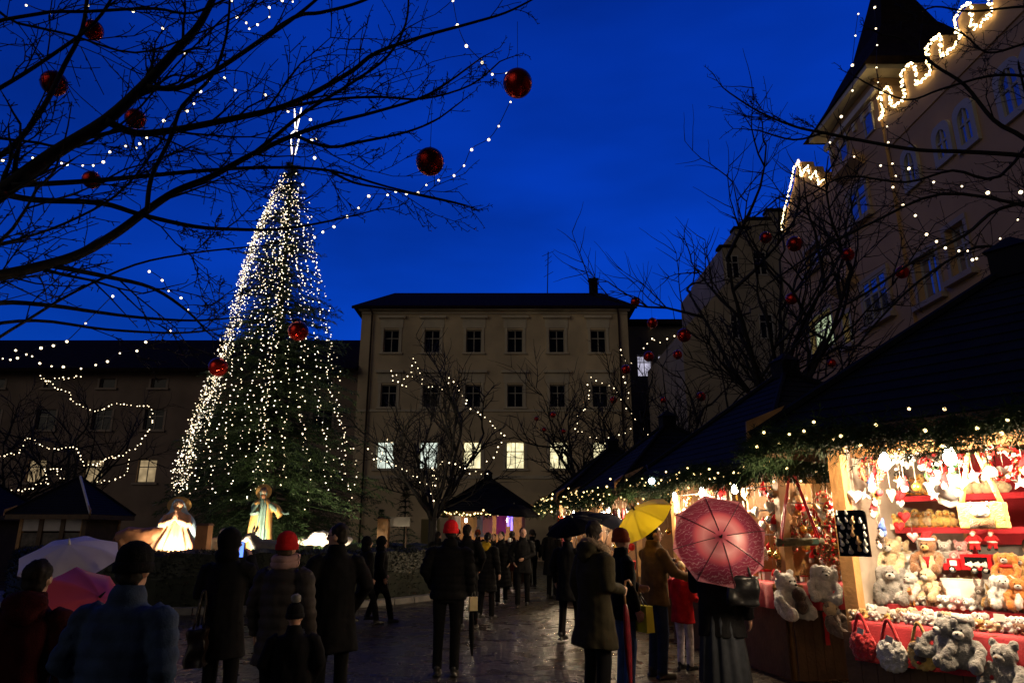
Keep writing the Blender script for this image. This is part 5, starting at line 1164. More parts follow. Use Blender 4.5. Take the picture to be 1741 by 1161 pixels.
# little dogs along the counter edge
cols = ['cream', 'honey', 'pale', 'yellow', 'taupe', 'white', 'white', 'pale', 'cream', 'white', 'taupe', 'honey', 'cream', 'white', 'brown', 'pale']
for k in range(16):
    a = .06 + k * .082; put('pup', 'small lying plush dog in the row along the red counter edge', 'plush dog', q1(a, .0 + .03 * (k % 2), .978), RZ1 + R.uniform(-.7, .7), .62 * R.uniform(.85, 1.1), FU[cols[k]], group='small plush dogs along the counter edge')
for k in range(12):
    a = .12 + k * .11; put('pup', 'second-row plush puppy lying behind the counter edge', 'plush dog', q1(a, .24, .98), RZ1 + R.uniform(-.9, .9), .75 * R.uniform(.85, 1.1), FU[R.choice(['white', 'cream', 'pale', 'white', 'taupe'])], group='plush puppies in the second counter row')
def stand(kind, label, cat, px, py, b, h, m, hgt, **k):
    p = on1(px, py, b); s = (on1(px, py - h, b) - p).length / hgt; return put(kind, label, cat, p, RZ1 + k.pop('turn', 0), s, m, **k)
for a_ in (('hound', 'white long-haired plush dog nearest the corner post', 'plush dog', 1490, 1026, .5, 46, FU['white'], .31), ('hound', 'shaggy grey plush wolf with a white muzzle on the red step', 'plush wolf', 1522, 1027, .48, 68, FU['grey'], .31),
           ('bear', 'small pale plush cat sitting between wolf and rabbit', 'plush cat', 1556, 1022, .5, 52, FU['pale'], .32), ('bunny', 'cream plush rabbit with upright ears on the red step', 'plush rabbit', 1586, 1022, .5, 78, FU['cream'], .43),
           ('horse', 'small chestnut plush horse standing by the wolf', 'plush horse', 1553, 1030, .40, 34, FU['orange'], .33), ('horse', 'small red-brown plush horse below the rabbit', 'plush horse', 1583, 1031, .40, 36, FU['brown'], .33), ('horse', 'dark brown plush horse beside the white box', 'plush horse', 1607, 1020, .5, 34, FU['brown'], .33),
           ('pup', 'white plush sheep lying leftmost on the red step edge', 'plush sheep', 1612, 1034, .38, 24, FU['white'], .13), ('pup', 'pinkish plush lamb lying in the middle of the step edge', 'plush lamb', 1632, 1036, .38, 24, FU['pink'], .13), ('pup', 'white plush lamb with a black muzzle further along the step edge', 'plush lamb', 1652, 1037, .38, 22, FU['white'], .13),
           ('bunny', 'slim grey plush donkey with tall ears', 'plush donkey', 1671, 1030, .45, 48, FU['taupe'], .43), ('bunny', 'honey plush giraffe beside the slim donkey', 'plush giraffe', 1688, 1032, .42, 40, FU['honey'], .43), ('hound', 'white and pink plush husky at the right of the step', 'plush dog', 1713, 1034, .42, 58, FU['white'], .31), ('bear', 'orange and white plush fox at the end of the step', 'plush fox', 1738, 1036, .42, 56, FU['orange'], .32),
           ('bear', 'cream plush bear slumped beside the corner post', 'plush bear', 1492, 972, .62, 58, FU['cream'], .32), ('bear', 'cream plush bear under the blue gnome string', 'plush bear', 1525, 978, .62, 66, FU['cream'], .32), ('bear', 'white plush bear sitting above the wolf', 'plush bear', 1550, 985, .64, 46, FU['white'], .32)):
    stand(*a_, turn=R.uniform(-.4, .4))
ob = stand('bear', 'brown teddy bear in a red and white festive vest and cap', 'plush bear', 1585, 975, .62, 64, FU['brown'], .32, parts={'muzzle': FU['honey']}); MB().ell((0, -.0, .10), (.093, .083, .07)).build('vest', FELTR, ob); MB().tube([(0, 0, .29), (.0, .0, .33), (.05, 0, .35)], [.06, .035, .012], 10).build('cap', FELTR, ob); MB().tube([V((.064 * cos(k * pi / 8), .06 * sin(k * pi / 8), .288)) for k in range(17)], .014, 6, False).build('cap_trim', WHT, ob)
for k, (px, py, b_) in enumerate(((1500, 1043, -.02), (1560, 1050, -.02), (1625, 1012, .42), (1700, 1056, -.02), (1515, 900, .82), (1600, 848, .92))):
    pc = thing('price_card', 'small blank white card standing among the toys ' + ('by the red handbag', 'by the tan handbag', 'under the white box', 'at the frame edge', 'before the ducklings', 'before the owls')[k], 'price card', on1(px, py, b_), RZ1 + R.uniform(-.3, .3)); MB().box((0, 0, .025), (.07, .003, .05), Matrix.Rotation(-.2, 3, 'X')).build('card', WHITEP, pc, False); MB().box((0, .012, .012), (.05, .02, .004)).build('foot', WHITEP, pc, False)
stand('doll', 'festive plush doll in red with a white belt standing on the toy truck', 'plush doll', 1660, 938, .68, 44, FELTR, .37)
stand('doll', 'second red plush doll hidden behind the orange reindeer', 'plush doll', 1690, 936, .78, 40, FELTR, .37)
ob = stand('hound', 'orange plush reindeer dog with brown ears and red bow', 'plush reindeer', 1718, 990, .55, 52, FU['orange'], .31); MB().ell((0, -.04, .165), (.07, .05, .02)).build('bow', FELTR, ob)
stand('bear', 'honey plush bear at the right frame edge above the fox', 'plush bear', 1742, 985, .6, 42, FU['honey'], .32)
rg = random.Random(78)
rg = random.Random(77)
for k in range(16): put('bear' if k % 3 else 'hound', 'little plush animal squeezed in behind the red display step', 'plush animal', q1(.12 + k * .095, .74 + .08 * (k % 2), 1.14), RZ1 + rg.uniform(-.6, .6), rg.uniform(.42, .58), FU[rg.choice(['white', 'cream', 'pale', 'honey', 'white', 'pink'])], group='little plush animals behind the display step')
for k in range(13): put('pup', 'tiny plush pup in the gap between wolf and horses on the step', 'plush dog', q1(.16 + k * .11, .47 + .05 * (k % 2), 1.076), RZ1 + rg.uniform(-.8, .8), rg.uniform(.5, .66), FU[rg.choice(['white', 'cream', 'pale', 'brown', 'white'])], group='tiny plush pups on the display step')
for k in range(20):
    kd = ('heart', 'star', 'gnome', 'bauble')[k % 4]; put(kd, ('felt heart', 'little star', 'felt gnome', 'glass ball')[k % 4] + ' dangling under the roof beam of the nearest toy stall', ('heart ornament', 'star ornament', 'gnome', 'bauble')[k % 4], q1(.16 + k * .068, .06 + .05 * (k % 3), 2.02 + rg.uniform(-.1, .06)), RZ1 + rg.uniform(-.6, .6), rg.uniform(.7, 1.1), rg.choice([WHT, FELTR, GOLD, WHT, FU['cream']]), group=('hearts', 'stars', 'gnomes', 'glass balls')[k % 4] + ' under the beam of the nearest stall')
# shelves
for k, (px, c) in enumerate(((1503, 'dark'), (1522, 'brown'), (1540, 'dark'), (1558, 'brown'), (1572, 'honey'), (1588, 'pale'))):
    stand('duck', 'dark brown plush owl on the left half of the upper red shelf', 'plush owl', px, 841, 1.1, 32 + (k % 3) * 4, FU[c], .2, turn=R.uniform(-.3, .3), group='dark owls on the upper shelf')
for k, px in enumerate((1632, 1648, 1664, 1680, 1694, 1708)): stand('duck', 'cream plush owl on the right half of the upper red shelf', 'plush owl', px, 841, 1.1, 34, FU['cream'], .2, turn=R.uniform(-.2, .2), group='cream owls on the upper shelf')
for row, (b, dz, y0) in enumerate(((.92, 0, 896), (1.08, .0, 894))):
    for k in range(12 - row * 2): stand('duck', ('yellow plush duckling standing in the front row of the lower red shelf', 'yellow plush duckling in the back row of the lower red shelf')[row], 'plush duck', 1504 + k * 10.6 + row * 8 + R.uniform(-2, 2), y0, b, R.uniform(20, 30), FU[R.choice(['yellow', 'yellow', 'cream', 'honey'])], .2, turn=R.uniform(-.6, .6), group=('ducklings in the front row of the lower shelf', 'ducklings in the back row of the lower shelf')[row])
for k, px in enumerate((1500, 1540, 1575, 1612, 1640)): stand('bear', 'small white plush bear at the back below the lower red shelf', 'plush bear', px, 962, .95, 44, FU[('white', 'cream', 'pale', 'white', 'pink')[k]], .32, group='small pale bears below the lower shelf')
# hanging pieces
for k, (px, py, s) in enumerate(((1529, 842, .95), (1537, 878, .9), (1529, 894, .8), (1552, 912, .8), (1531, 856, .6))): put('heart', ('red felt heart uppermost on the string before the ducks', 'red felt heart in the middle of the string before the ducks', 'red felt heart lowest on the string before the ducks', 'pink felt heart hanging beside the lowest red heart', 'small white felt heart between the red ones')[k], 'heart ornament', on1(px, py, .35), RZ1, s, (FELTR, FELTR, FELTR, FELTP, WHT)[k])
put('stocking', 'white felt stocking hanging in front of the shelves', 'stocking', on1(1605, 860, .35), RZ1, .95)
put('wreath', 'brown berry wreath hanging at the corner post under the garland', 'wreath', on1(1481, 800, .12), RZ1, .85); put('wreath', 'red and white berry wreath hanging at the right of the yellow bag', 'wreath', on1(1702, 786, .1), RZ1, 1.0, parts={'berries': REDG, 'nuts': WHT})
fb = thing('flower_bunch', 'bunch of white and red felt flowers in a clear bag above the stocking', 'flowers', on1(1600, 800, .3), RZ1); rg = random.Random(9)
for nm, m_, cnt in (('white_petals', WHT, 34), ('red_petals', FELTR, 26), ('leaves', GREENL, 14)):
    b = MB()
    for _ in range(cnt): b.ell((rg.gauss(0, .09), rg.gauss(0, .03), rg.gauss(0, .06)), (rg.uniform(.018, .035), .018, rg.uniform(.015, .03)), Matrix.Rotation(rg.random() * 3, 3, 'Y'), 7, 5)
    b.build(nm, m_, fb)
MB().tube([(0, 0, -.05), (.02, 0, -.15), (.05, 0, -.22)], [.10, .085, .03], 12).rag(.03, 14).build('bag', mat('frosted_wrap', (.6, .6, .6), .2, transl=.5), fb)
fb2 = thing('felt_bunting', 'pale tinsel bunch with white stars hanging near the corner post', 'ornament', on1(1525, 780, .3), RZ1); b = MB()
for _ in range(50): b.ell((rg.gauss(0, .07), rg.gauss(0, .03), rg.gauss(0, .04)), rg.uniform(.012, .024), None, 6, 4)
b.build('felt_balls', WHT, fb2); MB().tube([(0, 0, .02), (0, 0, .2)], .003, 5).build('thread', THREAD, fb2)
# yellow plush shoulder bag with a kitten face
yb = thing('plush_bag', 'yellow plush shoulder bag with a white kitten face on long straps', 'bag', on1(1672, 876, .1), RZ1); MB().box((0, 0, 0), (.30, .10, .19)).build('body', FU['yellow'], yb, voxel=.01, sm=6, post=fuzz(.006)); MB().ell((0, -.05, .03), (.065, .03, .05)).build('kitten_head', FU['white'], yb)
for s in (-1, 1): MB().ell((s * .022, -.078, .035), .006).build('eye', BEAD, yb); MB().tube([(s * .13, 0, .08), (s * .03, 0, .46)], .019, 8).build('strap', FU['yellow'], yb); MB().tube([(s * .045, -.05, .07), (s * .055, -.05, .10)], [.02, .004], 6).build('ear', FU['white'], yb)
MB().box((0, -.052, -.055), (.16, .02, .07)).build('pocket', FU['brown'], yb)
# red toy truck with a little winter window
tk = thing('toy_truck', 'red wooden toy truck with a winter scene in its window', 'toy truck', on1(1655, 974, .60), RZ1); MB().box((.05, 0, .085), (.22, .10, .12)).box((-.115, 0, .065), (.09, .10, .085)).box((-.17, 0, .045), (.05, .096, .05)).build('body', mat('red_lacquer', (.55, .01, .015), .3), tk, False); MB().box((.05, -.051, .09), (.16, .006, .07)).build('window', BEAD, tk, False); MB().box((-.115, -.051, .075), (.05, .006, .04)).build('cab_window', WHT, tk, False)
for x in (-.13, .03, .11): MB().tube([(x, -.056, .025), (x, -.04, .025)], .027, 14).build('wheel', BEAD, tk); MB().tube([(x, -.06, .025), (x, -.056, .025)], .014, 10).build('hub', WHT, tk)
b = MB()
for k in range(9): b.ell((-.02 + k * .017, -.056, .068), (.012, .006, .01 + .008 * (k % 3)))
b.build('snow_scene', WHT, tk); bx = thing('white_box', 'plain white carton under the red toy truck', 'box', on1(1648, 1000, .58), RZ1); MB().box((0, 0, 0), (.34, .16, .13)).build('body', WHT, bx, False); MB().box((0, 0, .068), (.345, .165, .008)).build('lid', WHITEP, bx, False)
# gnome board on the corner post, blue felt gnomes on a cord
gb_ = thing('display_board', 'rounded black board covered with little felt gnome magnets on the corner post', 'display board', on1(1449, 906, -.16), RZ1); pts = [(-.125, -.18)] + [(-.125 + .04 - .04 * cos(k * pi / 8), .14 + .04 * sin(k * pi / 8)) for k in range(5)] + [(.085 + .04 * sin(k * pi / 8), .14 + .04 * cos(k * pi / 8)) for k in range(5)] + [(.125, -.18)]; MB().prism(pts, .015).build('board', BEAD, gb_, False)
for k in range(22):
    x, z = -.09 + .058 * (k % 4) + R.uniform(-.022, .022), -.14 + .056 * (k // 4) + R.uniform(-.016, .016); kk = R.uniform(.8, 1.5); b = MB().ell((x, -.006, z), (.016 * kk, .010, .014 * kk), None, 8, 5).tube([(x, -.008, z + .008), (x + R.uniform(-.012, .012), -.01, z + .034 * kk)], [.011 * kk, .003], 7); b.build('magnet', (WHT, FU['grey'], TANW, FU['pale'])[k % 4], gb_)
for k, (px, py) in enumerate(((1482, 828), (1490, 852), (1500, 905), (1497, 925), (1486, 872))): put('gnome', ('blue felt gnome uppermost by the corner post', 'small felt gnome second from the top by the corner post', 'blue felt gnome above the cream bear', 'dark felt gnome lowest by the corner post', 'tan felt gnome in the middle of the post string')[k], 'gnome', on1(px, py, .1), RZ1, 1.15, FU[('blue', 'brown', 'blue', 'dark', 'honey')[k]], parts={'hat': FU[('blue', 'honey', 'blue', 'dark', 'red')[k]]})
# grey sleeve of the seller
sl = person('seller in a slate grey jacket bending behind the toys of the nearest stall', on1(1765, 930, 1.0).x, on1(1765, 930, 1.0).y, 250, 1.62, arms=('hold', 'reach'), coat=(.8, cloth('slate_jacket', (.07, .08, .095), .7), .09), hair=(HAIRG, 'short'))

# ---- second stall: ornaments on hooks, plush hung at its near end
r2, n2, q2 = S2[2], S2[3], S2[1]; RZ2 = math.atan2(n2.y, n2.x) - pi / 2; RZ2n = math.atan2(-r2.y, -r2.x) - pi / 2
st2 = S2[0]
for z in (1.35, 1.65): MB().box((1.5, 1.2, z), (2.7, .3, .025)).build('shelf', WOODL, st2, False)
for z in (1.5, 1.8, 2.1): MB().tube([(.1, .05, z + .12), (2.9, .05, z + .12)], .008, 6).build('rail', STEEL, st2)
MB().box((2.2, .55, 1.7), (.03, 1.0, 1.2)).build('inner_panel', WOODL, st2, False)
MB().tube([(2.95, .1, 2.0), (2.95, 2.5, 2.0)], .008, 6).build('rail', STEEL, st2); MB().tube([(2.95, .1, 1.7), (2.95, 2.5, 1.7)], .008, 6).build('rail', STEEL, st2)
kinds = ['heart', 'star', 'bauble', 'cone', 'gnome', 'bauble', 'heart', 'star', 'wreath']
OM = dict(heart=[FELTR, WHT, WHT, TANW], star=[TANW, WHT, GOLD, WHT], bauble=[REDG, GOLD, SILV, GOLD], cone=[BROWNW, TANW, WHT], gnome=[FU['grey'], FU['white'], FU['red']], wreath=[None])
LB = dict(heart='felt heart hanging among the ornaments of the umbrella stall', star='carved star hanging among the ornaments of the umbrella stall', bauble='glass ball hanging among the ornaments of the umbrella stall', cone='pine cone hanging among the ornaments of the umbrella stall', gnome='felt gnome hanging among the ornaments of the umbrella stall', wreath='small berry wreath hanging among the ornaments of the umbrella stall')
CT = dict(heart='heart ornament', star='star ornament', bauble='bauble', cone='pine cone', gnome='gnome', wreath='wreath')
def scatter(n, f, rz, where, s0, s1, rg):
    for k in range(n):
        kd = rg.choice(kinds); put(kd, LB[kd].replace('the umbrella stall', where), CT[kd], f(rg), rz + rg.uniform(-.5, .5), rg.uniform(s0, s1), rg.choice(OM[kd]), group=CT[kd] + 's at ' + where)
rg = random.Random(31)
scatter(120, lambda g: q2(g.uniform(.12, 2.88), g.choice((.0, .12)), g.choice((1.36, 1.55, 1.75, 1.95, 2.12)) + g.uniform(-.06, .06)), RZ2, 'the front rails of the umbrella stall', .9, 1.5, rg)
scatter(70, lambda g: q2(g.uniform(.2, 2.8), g.uniform(.5, 1.1), g.uniform(1.3, 2.05)), RZ2, 'the inside of the umbrella stall', 1., 1.6, rg)
scatter(60, lambda g: q2(2.97, g.uniform(.2, 1.9), g.choice((1.45, 1.62, 1.8, 1.95)) + g.uniform(-.06, .06)), RZ2n, 'the near end of the umbrella stall', .9, 1.4, rg)
for k in range(16): put(*(('horse', 'tan carved-looking plush horse on the ornament stall counter', 'plush horse') if k % 3 == 0 else ('bear', 'little pale plush bear on the ornament stall counter', 'plush bear') if k % 3 == 1 else ('box', 'gift box with a red lid on the ornament stall counter', 'gift box')), q2(2.7 - (k % 2) * .18, .2 + k * .12, 1.056), RZ2n + R.uniform(-.4, .4), .62, (FU['honey'], FU['pale'], WHT)[k % 3], group=('plush horses', 'pale bears', 'gift boxes')[k % 3] + ' on the near counter of the ornament stall')
for k in range(14): put(*(('box', 'gift box on the aisle counter of the ornament stall', 'gift box') if k % 2 else ('gnome', 'felt gnome standing on the aisle counter of the ornament stall', 'gnome')), q2(.2 + k * .19, .16, 1.056 + (.04 if not k % 2 else 0)), RZ2, 1.1, (FU['white'], WHT)[k % 2], group=('counter gnomes', 'counter gift boxes')[k % 2])
def p2(px, py, a): return onplane(px, py, q2(a, 0, 0), r2)
for k, (px, py, h, c, lb) in enumerate(((1340, 1052, 86, 'pale', 'pale grey plush koala hanging from the near counter holding a brown cub'), (1398, 1024, 70, 'pale', 'pale grey plush rabbit on the corner of the near counter'), (1420, 1078, 62, 'taupe', 'taupe and cream plush sloth hanging off the counter corner'))):
    p = p2(px, py, 3.12 + .1 * k); s = (p2(px, py - h, 3.12 + .1 * k) - p).length / .33; ob = put(('bear', 'hound', 'bear')[k], lb, ('plush koala', 'plush rabbit', 'plush sloth')[k], p, RZ2n + (.2, -.4, .5)[k], s, FU[c], tilt=(0, .15, -.2)[k])
    if k == 0: MB().ell((.02, -.10, .16), (.05, .045, .055)).ell((.02, -.11, .09), (.045, .04, .05)).rag(.006, 40).build('cub', FU['dark'], ob)
    if k == 2: MB().ell((0, -.01, .238), (.08, .072, .07)).rag(.005, 40).build('cream_head', FU['cream'], ob)
for k, px in enumerate((1432, 1442)): put('pup', ('cream plush dog lying on the counter corner before the post', 'white plush seal lying on the counter corner before the post')[k], 'plush toy', p2(px, 1030 - k * 22, 3.05), RZ2n + .5, 1.1, (FU['cream'], FU['white'])[k])
rbn = thing('ribbon', 'red satin ribbon hanging down the wooden counter front', 'ribbon', p2(1402, 1040, 3.1), RZ2n); b = MB(); b.v = [V((x, .004 * sin(k * 2), -.04 * k)) for k in range(10) for x in (-.03, .03)]; b.f = [(2 * k, 2 * k + 1, 2 * k + 3, 2 * k + 2) for k in range(9)]; b.build('band', mat('red_satin', (.55, .01, .02), .3), rbn)
# log swing on red ribbons
A0, A1 = p2(1322, 922, 3.3), p2(1398, 920, 3.3); top_ = p2(1344, 790, 3.3)
sw = thing('log_swing', 'birch log slice tray hanging on four red ribbons beside the stall', 'hanging tray', (A0 + A1) / 2); MB().tube([A0, (A0 + A1) / 2, A1], [.045, .05, .045], 14).rag(.006, 20).build('log', mat('mossy_log', (.14, .12, .06), .9, .5, 10, .8, 30), sw, world=True)
for e, off in ((A0, .03), (A0, -.03), (A1, .03), (A1, -.03)): 
    e2 = e.lerp((A0 + A1) / 2, .18) + V((0, off, .0)); MB().tube([e2 + V((0, 0, -.04)), e2 + V((0, 0, .05)), top_ + V((0, off * .3, 0))], .011, 6).build('ribbon', M['red_satin'], sw, world=True)
MB().tube([top_, top_ + V((0, 0, .25))], .008, 6).build('cord', M['red_satin'], sw, world=True); MB().box(A1.lerp(A0, .2) + V((-.02, -.05, .0)), (.12, .004, .05)).build('price_card', mat('mint_card', (.3, .62, .5), .6), sw, False, world=True)
scatter(36, lambda g: q2(g.uniform(2.0, 2.85), g.uniform(.35, 1.0), g.choice((1.3, 1.5, 1.7, 1.9, 2.05)) + g.uniform(-.08, .08)), RZ2n, 'the inner corner of the umbrella stall', 1., 1.7, random.Random(41))
# ---- farther stalls
for (Sx, w, nm, ns) in ((S3, 2.9, 'the third stall', 34), (S4, 2.7, 'the last stall in the row', 26)):
    qf, nf = Sx[1], Sx[3]; rzf = math.atan2(nf.y, nf.x) - pi / 2; rzn = math.atan2(-Sx[2].y, -Sx[2].x) - pi / 2
    scatter(ns, lambda g: qf(g.uniform(.15, w - .15), .02, g.choice((1.4, 1.65, 1.9, 2.05)) + g.uniform(-.08, .08)), rzf, nm, 1.3, 2.2, rg)
    scatter(ns // 2, lambda g: qf(w - .02, g.uniform(.2, 2.2), g.uniform(1.35, 2.0)), rzn, nm + ', near end', 1.3, 2.2, rg)
    for k in range(9): put('box', 'gift box on the counter of ' + nm, 'gift box', qf(.25 + k * .27, .12, .956), rzf, 1.3, (WHT, TANW, FELTR)[k % 3], group='gift boxes at ' + nm)
    for k in range(7): put('box', 'gift box on the near counter of ' + nm, 'gift box', qf(w - .12, .3 + k * .27, .956), rzn, 1.3, (WHT, TANW, GOLD)[k % 3], group='near-end gift boxes at ' + nm)
for k in range(9): put('box', 'carton on the counter of the end stall', 'gift box', S5[1](.25 + k * .27, .1, .956), 0, 1.5, (WHT, FELTP, TANW)[k % 3], group='cartons at the end stall')
for k, (px, py, c) in enumerate(((775, 889, (.8, .78, .75)), (803, 886, (.8, .5, .2)), (815, 893, (.3, .3, .35)), (829, 886, (.85, .35, .3)), (852, 888, (.75, .1, .3)))):
    b = thing('hanging_banner', ('white cloth banner leftmost in the end stall', 'amber cloth banner second in the end stall', 'slate cloth banner in the middle of the end stall', 'salmon cloth banner in the end stall', 'crimson cloth banner rightmost in the end stall')[k], 'banner', P(px, py, 25.1)); m_ = MB(); m_.v = [V((x * .17, .02 * sin(x * 9), z)) for z in (-.4, .35) for x in (-1, -.5, 0, .5, 1)]; m_.f = [(i, i + 1, i + 6, i + 5) for i in range(4)]; m_.build('cloth', mat('banner_cloth_%s' % 'abcde'[k], c, .8), b); MB().tube([(-.18, 0, .36), (.18, 0, .36)], .012, 6).build('rod', WOODD, b)
for k, (px, py) in enumerate(((864, 880), (870, 890))):
    t = thing('led_tube', ('violet-blue LED tube at the end stall, taller of the two', 'violet-blue LED tube at the end stall, shorter of the two')[k], 'led light', P(px, py, 24.4)); MB().tube([(0, 0, -.28 + .06 * k), (0, 0, .26)], .035, 8).build('tube', emis('violet_led', (.16, .10, 1), 5), t); MB().box((0, 0, .29), (.09, .09, .05)).build('cap', DARK, t, False)

# ================================================================== NATIVITY
def paint(nm, c, v=.25): return mat('painted_' + nm, c, .6, v, 5, .15, 20)
PB, PR, PC, PS, PBR, PGN, PGR, HALO = paint('blue', (.36, .52, .66)), paint('rose', (.66, .36, .22)), paint('cream', (.72, .60, .40)), paint('skin', (.62, .38, .24), .1), paint('brown', (.30, .13, .06)), paint('teal', (.14, .24, .22)), paint('donkey_grey', (.13, .12, .11)), paint('gold', (.60, .36, .12))
def fig(label, x, Y, z, rz, kind):
    t = thing('nativity_figure', label, 'statue', (x, Y, z), rz)
    if kind == 'mary':
        b = MB().rings([(0, 0, 0, .42, .30), (0, 0, .3, .34, .25), (0, .02, .6, .20, .17), (0, .03, .78, .17, .13), (0, .03, .92, .16, .11), (0, .03, .99, .07, .07)], 18); b.ell((0, -.0, 1.12), (.085, .09, .115)).tube([(0, .02, .95), (0, .0, 1.06)], .06, 8)
        for s in (-1, 1): b.tube([(s * .15, .03, .90), (s * .20, -.08, .70), (s * .04, -.20, .80)], [.065, .062, .045], 8)
        b.tube([(-.02, -.2, .80), (0, -.22, .92)], [.035, .018], 7).tube([(.025, -.2, .80), (.01, -.22, .92)], [.035, .018], 7)
        b.build('gown', PR, t, voxel=.016, post=lambda q: .012 * sin(math.atan2(q.x, q.y) * 13 + q.z * 3) * (1 if q.z < .75 else .2))
        v = MB().rings([(0, .06, .02, .50, .32), (0, .08, .4, .40, .27), (0, .10, .8, .26, .17), (0, .07, 1.0, .15, .11), (0, .035, 1.17, .115, .105), (0, .03, 1.25, .06, .07), (0, .03, 1.255, .01, .01)], 20); v.v = [V((p.x, max(p.y, .0 + .10 * abs(p.x) - .02), p.z)) for p in v.v]; v.build('cloak', PB, t, voxel=.016, post=lambda q: .014 * sin(q.x * 26 + q.z * 2))
        hz, hx = 1.13, 0; MB().ell((0, -.045, 1.125), (.062, .05, .088)).ell((0, -.095, 1.115), (.012, .02, .022)).build('face', PS, t); R0 = .19
    elif kind == 'joseph':
        b = MB().rings([(0, 0, 0, .24, .20), (0, 0, .5, .20, .17), (0, 0, 1.0, .18, .14), (0, 0, 1.25, .20, .13), (0, 0, 1.38, .10, .09), (0, 0, 1.44, .06, .06)], 18); b.tube([(.0, 0, 1.40), (0, -.01, 1.5)], .06, 8).ell((0, -.01, 1.57), (.085, .095, .12))
        b.tube([(-.17, 0, 1.30), (-.22, -.12, 1.05), (-.06, -.2, 1.1)], [.07, .06, .04], 8).tube([(.17, 0, 1.30), (.34, -.10, 1.15), (.50, -.16, 1.08)], [.07, .06, .035], 8); b.ell((.55, -.17, 1.06), (.07, .02, .035))
        for k in range(4): b.tube([(.58, -.17, 1.04 + k * .018), (.66 - .01 * k, -.175, 1.035 + k * .022)], [.012, .009], 5)
        b.build('gown', PGN, t, voxel=.016, post=lambda q: .012 * sin(math.atan2(q.x, q.y) * 12 + q.z * 2))
        v = MB().rings([(0, .05, .05, .30, .22), (0, .05, .6, .27, .20), (0, .05, 1.1, .25, .17), (0, .03, 1.32, .22, .13), (0, .02, 1.42, .10, .09)], 20); v.v = [V((p.x * (1 if p.z > 1.2 else 1.05), max(p.y, -.16 + .35 * abs(p.x)) if abs(p.x) < .16 else p.y, p.z)) for p in v.v]; v.tube([(.19, .02, 1.30), (.36, -.07, 1.14), (.45, -.10, 1.02)], [.085, .10, .11], 9); v.build('cloak', HALO, t, voxel=.017, post=lambda q: .014 * sin(q.x * 24 + q.z * 4))
        MB().ell((0, .02, 1.61), (.098, .10, .10)).ell((0, -.06, 1.49), (.06, .05, .07)).build('hair_and_beard', PBR, t, voxel=.014, post=fuzz(.006)); MB().ell((0, -.055, 1.585), (.062, .055, .07)).ell((0, -.112, 1.575), (.012, .018, .022)).build('face', PS, t); hz = 1.6; R0 = .19
    elif kind == 'child':
        b = MB().ell((0, 0, .30), (.36, .26, .30)).ell((0, -.1, .62), (.14, .14, .14)); b.tube([(-.25, -.05, .45), (-.1, -.22, .55)], [.07, .04], 7).tube([(.25, -.05, .45), (.1, -.22, .55)], [.07, .04], 7); b.build('swaddling', PC, t, voxel=.016, post=lambda q: .012 * sin(q.x * 22 + q.z * 16)); MB().ell((0, -.20, .64), (.08, .07, .09)).build('face', PS, t); hz = .66; R0 = .17
    if kind in ('mary', 'joseph'):
        MB().tube([(0, .10, hz), (0, .115, hz)], R0, 28).build('halo', HALO, t)
    return t
def beast(label, x, Y, z, rz, m, horns, s=1):
    t = thing('nativity_animal', label, 'statue', (x, Y, z), rz, scale=s); b = MB()      # heading +x
    b.tube([(-.62, 0, .62), (-.35, 0, .68), (0, 0, .64), (.3, 0, .68), (.48, 0, .74)], [.17, .24, .25, .24, .17], 14).tube([(.42, 0, .72), (.62, 0, .90), (.72, 0, .98)], [.17, .13, .11], 10).tube([(.66, 0, 1.0), (.80, 0, .97), (.95, 0, .86)], [.11, .10, .07], 10)
    for sgn in (-1, 1):
        b.tube([(.32, sgn * .12, .60), (.34, sgn * .13, .32), (.32, sgn * .13, .03)], [.10, .06, .05], 8); b.tube([(-.48, sgn * .12, .60), (-.42, sgn * .13, .42), (-.54, sgn * .13, .26), (-.50, sgn * .13, .03)], [.13, .09, .06, .05], 8)
        if horns: b.tube([(.68, sgn * .10, 1.06), (.66, sgn * .20, 1.04)], [.035, .02], 6)
        else: b.tube([(.66, sgn * .06, 1.06), (.60, sgn * .09, 1.20), (.60, sgn * .09, 1.28)], [.03, .045, .012], 7)
    b.tube([(-.66, 0, .70), (-.74, 0, .5), (-.74, 0, .28)], [.035, .022, .03], 6); b.build('body', m, t, voxel=.02, sm=4, post=lambda q: .01 * noise.noise(q * 9))
    for sgn in (-1, 1):
        if horns: MB().tube([(.70, sgn * .07, 1.08), (.70, sgn * .17, 1.13), (.73, sgn * .19, 1.24)], [.03, .022, .006], 7).build('horn', PC, t)
        MB().ell((.80, sgn * .085, 1.0), .016, None, 8, 6).build('eye', BEAD, t)
    MB().ell((.95, 0, .85), (.035, .06, .05)).build('muzzle', PBR if horns else PC, t); return t
ZB = 1.0
fig('kneeling painted statue in a rose gown and blue cloak with a halo, hands folded', at(298, 17.0, 1.7), 17.0, 1.06, radians(16), 'mary').scale = (1.45, 1.2, 1.08)
fig('standing painted statue with beard and halo, one arm held out', at(442, 17.2, 2), 17.3, 1.02, radians(20), 'joseph')
fig('swaddled painted child statue between the wooden post and the donkey', at(383, 16.7, 1.4), 16.7, 1.0, radians(18), 'child')
beast('brown painted ox statue behind the hedge turned towards the kneeling figure', at(243, 16.9, 1.5), 16.9, .93, radians(8), PBR, True, .92)
beast('grey painted donkey statue beside the standing figure', at(468, 16.4, 1.4), 16.4, .72, radians(172), PGR, False, .85)
